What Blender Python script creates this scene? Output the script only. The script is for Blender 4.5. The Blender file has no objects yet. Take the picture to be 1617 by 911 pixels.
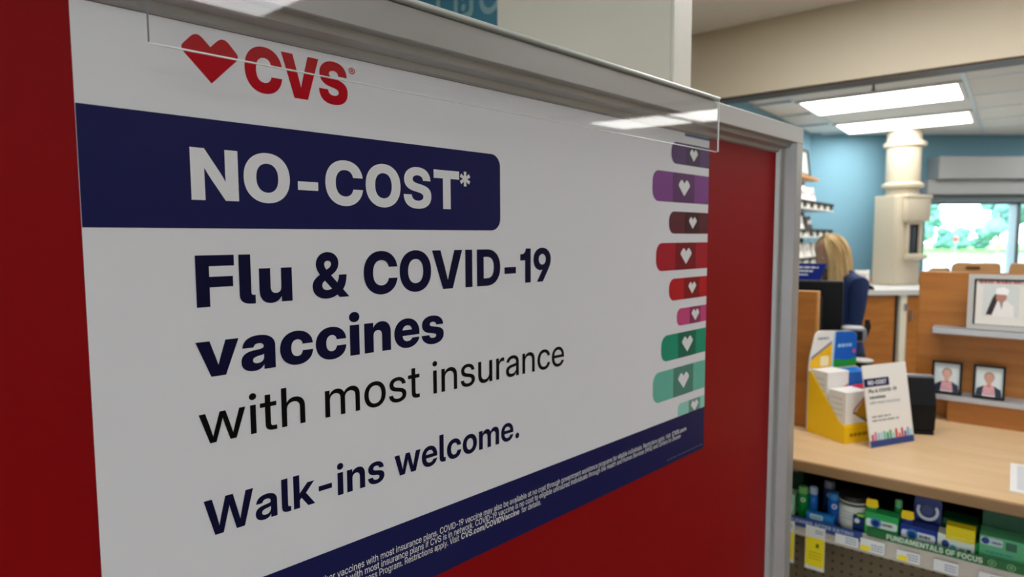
# Pharmacy end panel with a vaccine poster, pharmacy counter behind.  Units: metres, camera eye height 1.60 m.
import bpy, bmesh, math, random
from mathutils import Vector, Matrix, noise
from mathutils.geometry import tessellate_polygon, delaunay_2d_cdt
random.seed(7)
scene = bpy.context.scene
COL = scene.collection
PI = math.pi

def lin(c):
    out = []
    for v in c[:3]:
        v = v / 255.0
        out.append(v / 12.92 if v <= 0.04045 else ((v + 0.055) / 1.055) ** 2.4)
    return (out[0], out[1], out[2], 1.0)

# ------------------------------------------------------------------ camera
EYE = Vector((0, 0, 1.6))
F_PX, YAW, PITCH, ROLL = 1003.95, 0.784219, 0.0793157, -0.00432945
fwd = Vector((-math.sin(YAW) * math.cos(PITCH), math.cos(YAW) * math.cos(PITCH), -math.sin(PITCH)))
rgt = Vector((math.cos(YAW), math.sin(YAW), 0))
up = rgt.cross(fwd)
r2 = rgt * math.cos(ROLL) + up * math.sin(ROLL)
u2 = -rgt * math.sin(ROLL) + up * math.cos(ROLL)
cam_data = bpy.data.cameras.new('camera')
cam = bpy.data.objects.new('camera', cam_data)
COL.objects.link(cam)
cam.matrix_world = Matrix(((r2.x, u2.x, -fwd.x, EYE.x), (r2.y, u2.y, -fwd.y, EYE.y), (r2.z, u2.z, -fwd.z, EYE.z), (0, 0, 0, 1)))
cam_data.sensor_width = 36.0
cam_data.sensor_fit = 'HORIZONTAL'
cam_data.lens = F_PX / 1617.0 * 36.0
cam_data.clip_start = 0.02
cam_data.clip_end = 400
cam_data.dof.use_dof = True
cam_data.dof.focus_distance = 0.62
cam_data.dof.aperture_fstop = 6.0
scene.camera = cam

# ------------------------------------------------------------------ world (bright overcast sky) and exposure
world = bpy.data.worlds.new('overcast_sky')
scene.world = world
world.use_nodes = True
bg = world.node_tree.nodes['Background']
bg.inputs['Color'].default_value = (0.86, 0.95, 1.0, 1)
bg.inputs['Strength'].default_value = 9.0
vs = scene.view_settings
vs.view_transform = 'Standard'
vs.look = 'None'
vs.exposure = 0.3
vs.gamma = 1.0
vs.use_curve_mapping = False
STORE_LAMP = 6.5      # radiance of the store troffers
PHARM_LAMP = 9.5     # radiance of the pharmacy troffers

# ------------------------------------------------------------------ materials (all procedural)
MATS = {}
def mat(name, rgb, rough=0.5, metal=0.0, var=0.05, scale=30.0, bump=0.0, bscale=None, spec=0.5, coat=0.0, stretch=None):
    if name in MATS:
        return MATS[name]
    m = bpy.data.materials.new(name)
    m.use_nodes = True
    nt = m.node_tree
    b = nt.nodes['Principled BSDF']
    c = lin(rgb)
    b.inputs['Roughness'].default_value = rough
    b.inputs['Metallic'].default_value = metal
    b.inputs['Specular IOR Level'].default_value = spec
    b.inputs['Coat Weight'].default_value = coat
    tc = nt.nodes.new('ShaderNodeTexCoord')
    src = tc.outputs['Object']
    if stretch:
        mp = nt.nodes.new('ShaderNodeMapping')
        mp.inputs['Scale'].default_value = stretch
        nt.links.new(src, mp.inputs['Vector'])
        src = mp.outputs['Vector']
    n = nt.nodes.new('ShaderNodeTexNoise')
    n.inputs['Scale'].default_value = scale
    n.inputs['Detail'].default_value = 4
    nt.links.new(src, n.inputs['Vector'])
    rp = nt.nodes.new('ShaderNodeMix')
    rp.data_type = 'RGBA'
    lo = [max(0, v * (1 - var)) for v in c[:3]] + [1]
    hi = [min(1, v * (1 + var)) for v in c[:3]] + [1]
    rp.inputs['A'].default_value = lo
    rp.inputs['B'].default_value = hi
    nt.links.new(n.outputs['Fac'], rp.inputs['Factor'])
    nt.links.new(rp.outputs['Result'], b.inputs['Base Color'])
    if bump:
        bn = nt.nodes.new('ShaderNodeBump')
        bn.inputs['Strength'].default_value = bump
        bn.inputs['Distance'].default_value = 0.002
        n2 = nt.nodes.new('ShaderNodeTexNoise')
        n2.inputs['Scale'].default_value = bscale or scale * 6
        n2.inputs['Detail'].default_value = 3
        nt.links.new(src, n2.inputs['Vector'])
        nt.links.new(n2.outputs['Fac'], bn.inputs['Height'])
        nt.links.new(bn.outputs['Normal'], b.inputs['Normal'])
    MATS[name] = m
    return m

def clear_mat(name, tint=(1, 1, 1), rough=0.02, ior=1.49):
    """thin clear sheet: Fresnel mix of see-through and gloss"""
    m = bpy.data.materials.new(name)
    m.use_nodes = True
    nt = m.node_tree
    nt.nodes.clear()
    o = nt.nodes.new('ShaderNodeOutputMaterial')
    t = nt.nodes.new('ShaderNodeBsdfTransparent')
    t.inputs['Color'].default_value = (*tint, 1)
    g = nt.nodes.new('ShaderNodeBsdfGlossy')
    g.inputs['Roughness'].default_value = rough
    lw = nt.nodes.new('ShaderNodeLayerWeight')          # Schlick reflectance, the same from both sides
    lw.inputs['Blend'].default_value = 0.5
    pw = nt.nodes.new('ShaderNodeMath'); pw.operation = 'POWER'
    pw.inputs[1].default_value = 5.0
    fr = nt.nodes.new('ShaderNodeMapRange')
    fr.inputs['To Min'].default_value = ((ior - 1) / (ior + 1)) ** 2 * 1.6
    fr.inputs['To Max'].default_value = 1.0
    nt.links.new(lw.outputs['Facing'], pw.inputs[0])
    nt.links.new(pw.outputs['Value'], fr.inputs['Value'])
    mx = nt.nodes.new('ShaderNodeMixShader')
    nt.links.new(fr.outputs['Result'], mx.inputs['Fac'])
    nt.links.new(t.outputs['BSDF'], mx.inputs[1])
    nt.links.new(g.outputs['BSDF'], mx.inputs[2])
    nt.links.new(mx.outputs['Shader'], o.inputs['Surface'])
    MATS[name] = m
    return m

def glow_mat(name, rgb, strength):
    m = bpy.data.materials.new(name)
    m.use_nodes = True
    nt = m.node_tree
    b = nt.nodes['Principled BSDF']
    b.inputs['Base Color'].default_value = lin((240, 240, 238))
    b.inputs['Emission Color'].default_value = (*rgb, 1)
    b.inputs['Emission Strength'].default_value = strength
    MATS[name] = m
    return m

def wood_mat(name, a, b_, scale=3.0, stretch=(1, 1, 9), rough=0.45):
    m = bpy.data.materials.new(name)
    m.use_nodes = True
    nt = m.node_tree
    b = nt.nodes['Principled BSDF']
    b.inputs['Roughness'].default_value = rough
    b.inputs['Specular IOR Level'].default_value = 0.25
    tc = nt.nodes.new('ShaderNodeTexCoord')
    mp = nt.nodes.new('ShaderNodeMapping')
    mp.inputs['Scale'].default_value = stretch
    n = nt.nodes.new('ShaderNodeTexNoise')
    n.inputs['Scale'].default_value = scale
    n.inputs['Detail'].default_value = 6
    n.inputs['Distortion'].default_value = 0.6
    r = nt.nodes.new('ShaderNodeValToRGB')
    r.color_ramp.elements[0].position = 0.3
    r.color_ramp.elements[0].color = lin(a)
    r.color_ramp.elements[1].position = 0.72
    r.color_ramp.elements[1].color = lin(b_)
    nt.links.new(tc.outputs['Object'], mp.inputs['Vector'])
    nt.links.new(mp.outputs['Vector'], n.inputs['Vector'])
    nt.links.new(n.outputs['Fac'], r.inputs['Fac'])
    nt.links.new(r.outputs['Color'], b.inputs['Base Color'])
    MATS[name] = m
    return m

def peg_mat(name, rgb, dark, pitch=0.0254):
    """pegboard: a regular grid of small dark holes in the object's x / z plane"""
    m = bpy.data.materials.new(name)
    m.use_nodes = True
    nt = m.node_tree
    b = nt.nodes['Principled BSDF']
    b.inputs['Roughness'].default_value = 0.6
    tc = nt.nodes.new('ShaderNodeTexCoord')
    mp = nt.nodes.new('ShaderNodeMapping')
    mp.inputs['Scale'].default_value = (1 / pitch, 0, 1 / pitch)
    fr = nt.nodes.new('ShaderNodeVectorMath')
    fr.operation = 'FRACTION'
    sb = nt.nodes.new('ShaderNodeVectorMath')
    sb.operation = 'DISTANCE'
    sb.inputs[1].default_value = (0.5, 0, 0.5)
    lt = nt.nodes.new('ShaderNodeMath')
    lt.operation = 'LESS_THAN'
    lt.inputs[1].default_value = 0.16
    mx = nt.nodes.new('ShaderNodeMix')
    mx.data_type = 'RGBA'
    mx.inputs['A'].default_value = lin(rgb)
    mx.inputs['B'].default_value = lin(dark)
    nt.links.new(tc.outputs['Object'], mp.inputs['Vector'])
    nt.links.new(mp.outputs['Vector'], fr.inputs[0])
    nt.links.new(fr.outputs['Vector'], sb.inputs[0])
    nt.links.new(sb.outputs['Value'], lt.inputs[0])
    nt.links.new(lt.outputs['Value'], mx.inputs['Factor'])
    nt.links.new(mx.outputs['Result'], b.inputs['Base Color'])
    MATS[name] = m
    return m

M_RED = mat('red_laminate', (146, 3, 10), 0.5, spec=0.15, var=0.05, scale=60, bump=0.05, bscale=500)
M_STEEL = mat('brushed_aluminium', (180, 178, 176), 0.40, 0.4, var=0.04, scale=40, stretch=(1, 0.05, 1))
M_SHEET = mat('poster_white', (236, 236, 240), 0.38, spec=0.12, var=0.015, scale=8)
M_NAVY = mat('poster_navy', (30, 31, 84), 0.4, spec=0.12, var=0.03)
M_INK = mat('poster_ink', (16, 16, 54), 0.4, spec=0.12, var=0.02)
M_BLACKINK = mat('poster_black', (9, 9, 12), 0.4, spec=0.12, var=0.02)
M_LOGO = mat('logo_red', (190, 8, 28), 0.4, spec=0.12, var=0.02)
M_PWHITE = mat('print_white', (236, 236, 238), 0.4, spec=0.12, var=0.01)
M_PGREY = mat('print_grey', (120, 122, 130), 0.45, var=0.02)
M_ACRYL = clear_mat('clear_acrylic')
M_ACRYLEDGE = mat('acrylic_edge', (235, 240, 236), 0.15, var=0.02, spec=0.8)
M_GLASS = clear_mat('window_glass', (0.93, 0.99, 0.98), 0.01, 1.3)
M_GLASS2 = clear_mat('fill_window_glass', (0.98, 0.98, 0.97), 0.01, 1.3)  # panes of the added rear window
M_BLUEWALL = mat('blue_wall_paint', (122, 168, 188), 0.75, var=0.02, scale=4, bump=0.04, bscale=150)
M_BEIGE = mat('beige_wall_paint', (228, 214, 189), 0.8, var=0.02, scale=4, bump=0.04, bscale=150)
M_TILE = mat('ceiling_tile', (238, 236, 232), 0.9, var=0.03, scale=25, bump=0.25, bscale=260)
M_TBAR = mat('ceiling_grid', (214, 224, 232), 0.4, var=0.01)
M_LAMPFRAME = mat('troffer_frame', (232, 232, 230), 0.5, var=0.01)
M_STORELENS = glow_mat('store_lamp_lens', (0.97, 0.98, 1.0), STORE_LAMP)
M_PHARMLENS = glow_mat('pharmacy_lamp_lens', (1.0, 0.98, 0.94), PHARM_LAMP)
M_FLOOR = mat('vinyl_floor', (140, 136, 130), 0.4, var=0.05, scale=6)
M_BOUNCEFLOOR = mat('pharmacy_bounce_floor', (226, 222, 214), 0.5, var=0.03, scale=6)  # pale so that it reflects light upwards
M_TRIMDARK = mat('dark_track', (92, 84, 76), 0.5, 0.4, var=0.03)
M_CREAM = mat('cream_panel', (232, 227, 208), 0.55, var=0.02, scale=6)
M_CREAMEDGE = mat('cream_edge', (228, 225, 212), 0.5, var=0.01)
M_WOOD = wood_mat('maple_laminate', (160, 99, 40), (184, 119, 54))
M_WOODLIGHT = wood_mat('light_maple', (186, 130, 66), (204, 148, 84))
M_TOP = wood_mat('beech_counter', (206, 172, 128), (222, 190, 148), 2.0, (1, 8, 1), 0.35)
M_TOPEDGE = mat('counter_edge_band', (150, 114, 72), 0.4, var=0.05, stretch=(0.2, 1, 1))
M_GREYTOP = mat('grey_worktop', (206, 206, 204), 0.4, var=0.04, scale=60)
M_SHELFGREY = mat('grey_shelf', (170, 170, 172), 0.4, 0.3, var=0.02)
M_SILVER = mat('silver_frame', (178, 175, 168), 0.45, 0.2, var=0.02)
M_BLACK = mat('black_plastic', (17, 17, 19), 0.5, var=0.05, spec=0.2)
M_DARK = mat('dark_metal', (26, 24, 22), 0.6, var=0.05)
M_GREY = mat('grey_plastic', (120, 122, 126), 0.4, var=0.03)
M_WHITE = mat('white_plastic', (232, 232, 230), 0.45, var=0.015)
M_CARD = mat('white_card', (236, 234, 228), 0.6, var=0.015)
M_CREAMMETAL = mat('cream_enamel', (194, 183, 162), 0.42, var=0.02)
M_YELLOW = mat('yellow_card', (250, 200, 8), 0.45, var=0.03)
M_TAGYELLOW = mat('tag_yellow', (252, 230, 14), 0.45, var=0.02)
M_GREENSTRIP = mat('green_strip', (18, 98, 40), 0.35, var=0.03)
M_NAVYSTRIP = mat('navy_strip', (42, 66, 130), 0.35, var=0.03)
M_RAIL = mat('price_rail', (196, 186, 172), 0.3, var=0.03)
M_PEG = peg_mat('pegboard', (112, 94, 66), (50, 40, 28))
M_SKIN = mat('skin', (206, 150, 122), 0.5, var=0.04)
M_NAVYCLOTH = mat('navy_cloth', (25, 45, 92), 0.85, var=0.15, scale=40, bump=0.3, bscale=120)
M_TROUSER = mat('dark_trousers', (30, 32, 40), 0.85, var=0.1)
M_HAIR = mat('blonde_hair', (212, 178, 122), 0.5, var=0.45, scale=18, stretch=(6, 6, 0.6), bump=0.4, bscale=60)
M_BAG = mat('paper_bag_white', (232, 228, 222), 0.7, var=0.03, bump=0.3, bscale=40)
M_BROWNBOX = mat('cardboard_brown', (178, 134, 84), 0.75, var=0.06)
M_GREYMETAL = mat('grey_header_metal', (168, 170, 172), 0.45, 0.1, var=0.02)
M_WINFRAME = mat('window_frame_grey', (108, 120, 126), 0.45, 0.3, var=0.02)
M_GRASS = mat('grass', (74, 136, 48), 0.9, var=0.25, scale=0.4)
M_ROAD = mat('pale_paving', (104, 116, 124), 0.9, var=0.04, scale=0.3)
M_LEAF = mat('leaves', (98, 142, 136), 0.8, var=0.3, scale=1.5)
M_BARK = mat('bark', (130, 120, 100), 0.9, var=0.2)
M_TEALBOARD = mat('teal_board', (66, 130, 150), 0.6, var=0.04, scale=5)
M_TEALLINE = mat('teal_line', (140, 176, 178), 0.6, var=0.02)
def col(rgb, rough=0.4):
    return mat('print_%d_%d_%d' % tuple(rgb), rgb, rough, var=0.03, spec=0.25)

# ------------------------------------------------------------------ mesh helpers
ANG = math.radians(6.5)              # the pharmacy stands 6.5 degrees off the end panel
class MB:
    def __init__(self):
        self.v = []; self.f = []; self.smooth = False
    def add(self, vs_, fs_):
        o = len(self.v)
        self.v += [tuple(p) for p in vs_]
        self.f += [tuple(i + o for i in f) for f in fs_]
        return self
    def box(self, x0, y0, z0, x1, y1, z1):
        p = [(x0, y0, z0), (x1, y0, z0), (x1, y1, z0), (x0, y1, z0), (x0, y0, z1), (x1, y0, z1), (x1, y1, z1), (x0, y1, z1)]
        return self.add(p, [(0, 3, 2, 1), (4, 5, 6, 7), (0, 1, 5, 4), (1, 2, 6, 5), (2, 3, 7, 6), (3, 0, 4, 7)])
    def cbox(self, x0, y0, z0, x1, y1, z1, c):
        """box with all edges chamfered by c"""
        bm = bmesh.new()
        bmesh.ops.create_cube(bm, size=1.0)
        for q in bm.verts:
            q.co = Vector(((x0 + x1) / 2 + q.co.x * (x1 - x0), (y0 + y1) / 2 + q.co.y * (y1 - y0), (z0 + z1) / 2 + q.co.z * (z1 - z0)))
        bmesh.ops.bevel(bm, geom=list(bm.edges), offset=c, segments=2, profile=0.6, affect='EDGES')
        bm.verts.index_update()
        self.add([q.co for q in bm.verts], [[q.index for q in f.verts] for f in bm.faces])
        bm.free()
        return self
    def prism(self, loop, fn0, fn1):
        """extrude a 2-D loop between two mappings (u,v)->xyz"""
        n = len(loop)
        a = [fn0(u, v) for u, v in loop]
        b = [fn1(u, v) for u, v in loop]
        tri = tessellate_polygon([[Vector((u, v, 0)) for u, v in loop]])
        fs_ = [tuple(t) for t in tri] + [tuple(i + n for i in reversed(t)) for t in tri]
        fs_ += [(i, (i + 1) % n, (i + 1) % n + n, i + n) for i in range(n)]
        return self.add(a + b, fs_)
    def lathe(self, prof, cx, cy, cz=0, seg=20, sx=1, sy=1):
        vs_, fs_ = [], []
        for r, z in prof:
            for k in range(seg):
                a = 2 * PI * k / seg
                vs_.append((cx + r * math.cos(a) * sx, cy + r * math.sin(a) * sy, cz + z))
        for i in range(len(prof) - 1):
            for k in range(seg):
                fs_.append((i * seg + k, i * seg + (k + 1) % seg, (i + 1) * seg + (k + 1) % seg, (i + 1) * seg + k))
        fs_.append(tuple(reversed(range(seg))))
        fs_.append(tuple((len(prof) - 1) * seg + k for k in range(seg)))
        return self.add(vs_, fs_)
    def tube(self, pts, rad, seg=10):
        pts = [Vector(p) for p in pts]
        rads = rad if isinstance(rad, (list, tuple)) else [rad] * len(pts)
        vs_, fs_ = [], []
        for i, p in enumerate(pts):
            d = (pts[min(i + 1, len(pts) - 1)] - pts[max(i - 1, 0)]).normalized()
            a = d.orthogonal().normalized() if abs(d.z) > 0.9 else d.cross(Vector((0, 0, 1))).normalized()
            b = d.cross(a)
            for k in range(seg):
                t = 2 * PI * k / seg
                vs_.append(p + (a * math.cos(t) + b * math.sin(t)) * rads[i])
        for i in range(len(pts) - 1):
            for k in range(seg):
                fs_.append((i * seg + k, i * seg + (k + 1) % seg, (i + 1) * seg + (k + 1) % seg, (i + 1) * seg + k))
        fs_.append(tuple(reversed(range(seg))))
        fs_.append(tuple((len(pts) - 1) * seg + k for k in range(seg)))
        return self.add(vs_, fs_)
    def mesh(self, name):
        me = bpy.data.meshes.new(name)
        me.from_pydata(self.v, [], self.f)
        bm = bmesh.new(); bm.from_mesh(me)
        bmesh.ops.recalc_face_normals(bm, faces=bm.faces)
        bm.to_mesh(me); bm.free()
        return me

def obj(name, mb, m, parent=None, smooth=False, label=None, recalc=True):
    if isinstance(mb, MB):
        me = mb.mesh(name) if recalc else None
        if me is None:
            me = bpy.data.meshes.new(name); me.from_pydata(mb.v, [], mb.f)
    else:
        me = mb
    if m is not None:
        me.materials.append(m)
    if smooth:
        for p in me.polygons:
            p.use_smooth = True
        try:
            me.set_sharp_from_angle(angle=math.radians(40))
        except Exception:
            pass
    o = bpy.data.objects.new(name, me)
    COL.objects.link(o)
    if parent:
        o.parent = parent
    if label:
        o['label'] = label
    return o

def thing(name, label, cat, loc=(0, 0, 0), rot=0.0, pharm=False, group=None):
    o = bpy.data.objects.new(name, None)
    o.empty_display_size = 0.05
    COL.objects.link(o)
    put(o, loc, rot, pharm)
    o['label'] = label; o['category'] = cat
    if group: o['group'] = group
    return o
def put(o, loc, rot=0.0, pharm=False):
    p = Vector(loc)
    if pharm:
        p = Matrix.Rotation(ANG, 3, 'Z') @ p
        rot = rot + ANG
    o.location = p
    o.rotation_euler = (0, 0, rot)
    return o
def tag(o, label, cat, group=None):
    o['label'] = label; o['category'] = cat
    if group: o['group'] = group
    return o
def struct(o, label=None):
    o['kind'] = 'structure'
    if label: o['label'] = label
    return o

# ------------------------------------------------------------------ 2-D shapes and lettering
def rrect(u0, v0, u1, v1, r, corners=(1, 1, 1, 1), seg=6):
    """corners: bottom-left, bottom-right, top-right, top-left"""
    out = []
    cs = [((u0, v0), PI, corners[0]), ((u1, v0), 1.5 * PI, corners[1]), ((u1, v1), 0, corners[2]), ((u0, v1), 0.5 * PI, corners[3])]
    for (cu, cv), a0, on in cs:
        if not on:
            out.append((cu, cv)); continue
        mu = cu + r if cu == u0 else cu - r
        mv = cv + r if cv == v0 else cv - r
        for k in range(seg + 1):
            a = a0 + 0.5 * PI * k / seg
            out.append((mu + r * math.cos(a), mv + r * math.sin(a)))
    return out
def disc(u, v, r, n=20, ry=None):
    return [(u + r * math.cos(2 * PI * k / n), v + (ry or r) * math.sin(2 * PI * k / n)) for k in range(n)]
def fillet(pts, rad, seg=5):
    out = []
    n = len(pts)
    for i in range(n):
        p = Vector(pts[i]); a = Vector(pts[i - 1]); b = Vector(pts[(i + 1) % n])
        r = rad[i]
        if r <= 0:
            out.append(tuple(p)); continue
        pa = p + (a - p).normalized() * r
        pb = p + (b - p).normalized() * r
        for k in range(seg + 1):
            t = k / seg
            q = pa * (1 - t) ** 2 + p * (2 * t * (1 - t)) + pb * t * t
            out.append(tuple(q))
    return out
def heart(u0, v0, u1, v1):
    w, h = u1 - u0, v1 - v0
    P = [(.5, 0), (1.03, .66), (.73, 1.06), (.5, .77), (.27, 1.06), (-.03, .66)]
    P = [(u0 + a * w, v0 + b * h) for a, b in P]
    return fillet(P, [0, .11 * w, .16 * w, 0, .16 * w, .11 * w])
def flat(parent, name, loops_list, mp, h, m, label=None, thick=0.0):
    """one flat printed piece: list of shapes, each shape a list of loops (outer + holes)"""
    mb = MB()
    for loops in loops_list:
        if loops[0] == 'tri':
            pts, tri = loops[1], loops[2]
        else:
            tri = tessellate_polygon([[Vector((u, v, 0)) for u, v in lp] for lp in loops])
            pts = [p for lp in loops for p in lp]
        good = []
        for t in tri:
            (ax, ay), (bx, by), (cx, cy) = pts[t[0]], pts[t[1]], pts[t[2]]
            s = (bx - ax) * (cy - ay) - (by - ay) * (cx - ax)
            if abs(s) < 1e-14: continue
            good.append(tuple(t) if s > 0 else (t[0], t[2], t[1]))
        mb.add([mp(u, v, h) for u, v in pts], good)
    return obj(name, mb, m, parent, label=label, recalc=False)

GLY = {}
def glyph(font, ch, seg):
    key = (font, ch, seg)
    if key in GLY: return GLY[key]
    adv, s = FONT[font][ch]
    loops = []
    for part in s.split('|') if s else []:
        pts = []
        for tkn in part.split():
            off = tkn.endswith('~')
            x, y = tkn.rstrip('~').split(',')
            pts.append((float(x), float(y), not off))
        full = []
        n = len(pts)
        for i in range(n):                       # insert implied on-curve points
            a, b = pts[i], pts[(i + 1) % n]
            full.append(a)
            if not a[2] and not b[2]:
                full.append(((a[0] + b[0]) / 2, (a[1] + b[1]) / 2, True))
        while not full[0][2]:
            full.append(full.pop(0))
        out = []
        i = 0
        n = len(full)
        while i < n:
            a = full[i]; b = full[(i + 1) % n]
            if b[2]:
                out.append((a[0], a[1])); i += 1
            else:
                c = full[(i + 2) % n]
                for k in range(seg):
                    t = k / seg
                    out.append((a[0] * (1 - t) ** 2 + 2 * b[0] * t * (1 - t) + c[0] * t * t, a[1] * (1 - t) ** 2 + 2 * b[1] * t * (1 - t) + c[1] * t * t))
                i += 2
        loops.append(out)
    GLY[key] = (adv, loops)
    return GLY[key]
TRI = {}
def glyph_tris(font, ch, seg):
    """constrained triangulation of a glyph, keeping what has a non-zero winding number"""
    key = (font, ch, seg)
    if key in TRI: return TRI[key]
    adv, loops = glyph(font, ch, seg)
    vs_, es_ = [], []
    for lp in loops:
        o = len(vs_); n = len(lp)
        vs_ += [Vector(p) for p in lp]
        es_ += [(o + i, o + (i + 1) % n) for i in range(n)]
    if not vs_:
        TRI[key] = (adv, [], []); return TRI[key]
    V, _, Fc, *_r = delaunay_2d_cdt(vs_, es_, [], 0, 1e-3)
    keep = []
    for f in Fc:
        cx = sum(V[i].x for i in f) / len(f); cy = sum(V[i].y for i in f) / len(f)
        wn = 0
        for lp in loops:
            for i in range(len(lp)):
                (x1, y1), (x2, y2) = lp[i - 1], lp[i]
                if (y1 <= cy) != (y2 <= cy):
                    if x1 + (cy - y1) / (y2 - y1) * (x2 - x1) > cx: wn += 1 if y2 > y1 else -1
        if wn: keep.append(tuple(f))
    TRI[key] = (adv, [(p.x, p.y) for p in V], keep)
    return TRI[key]
def text_shapes(s, font, u0, base, cap, u1=None, seg=5, track=0.0, width=None):
    """shapes for a line of text from u0 on the baseline, capital height cap; stretched to end at u1"""
    sc = cap / 727.0
    x = 0.0; items = []; lo = None; hi = 0
    for ch in s:
        if ch == '-': x -= 60
        adv, pts, tris = glyph_tris(font, ch, seg)
        if pts:
            mn = min(p[0] for p in pts) + x
            mxx = max(p[0] for p in pts) + x
            lo = mn if lo is None else min(lo, mn); hi = max(hi, mxx)
            items.append((x, pts, tris))
        x += adv + track
        if ch == '-': x -= 60
    sx = sc if u1 is None else (u1 - u0) / (hi - lo)
    if width: sx = width
    return [('tri', [(u0 + (ox + px - lo) * sx, base + py * sc) for px, py in pts], tris) for ox, pts, tris in items]

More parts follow.
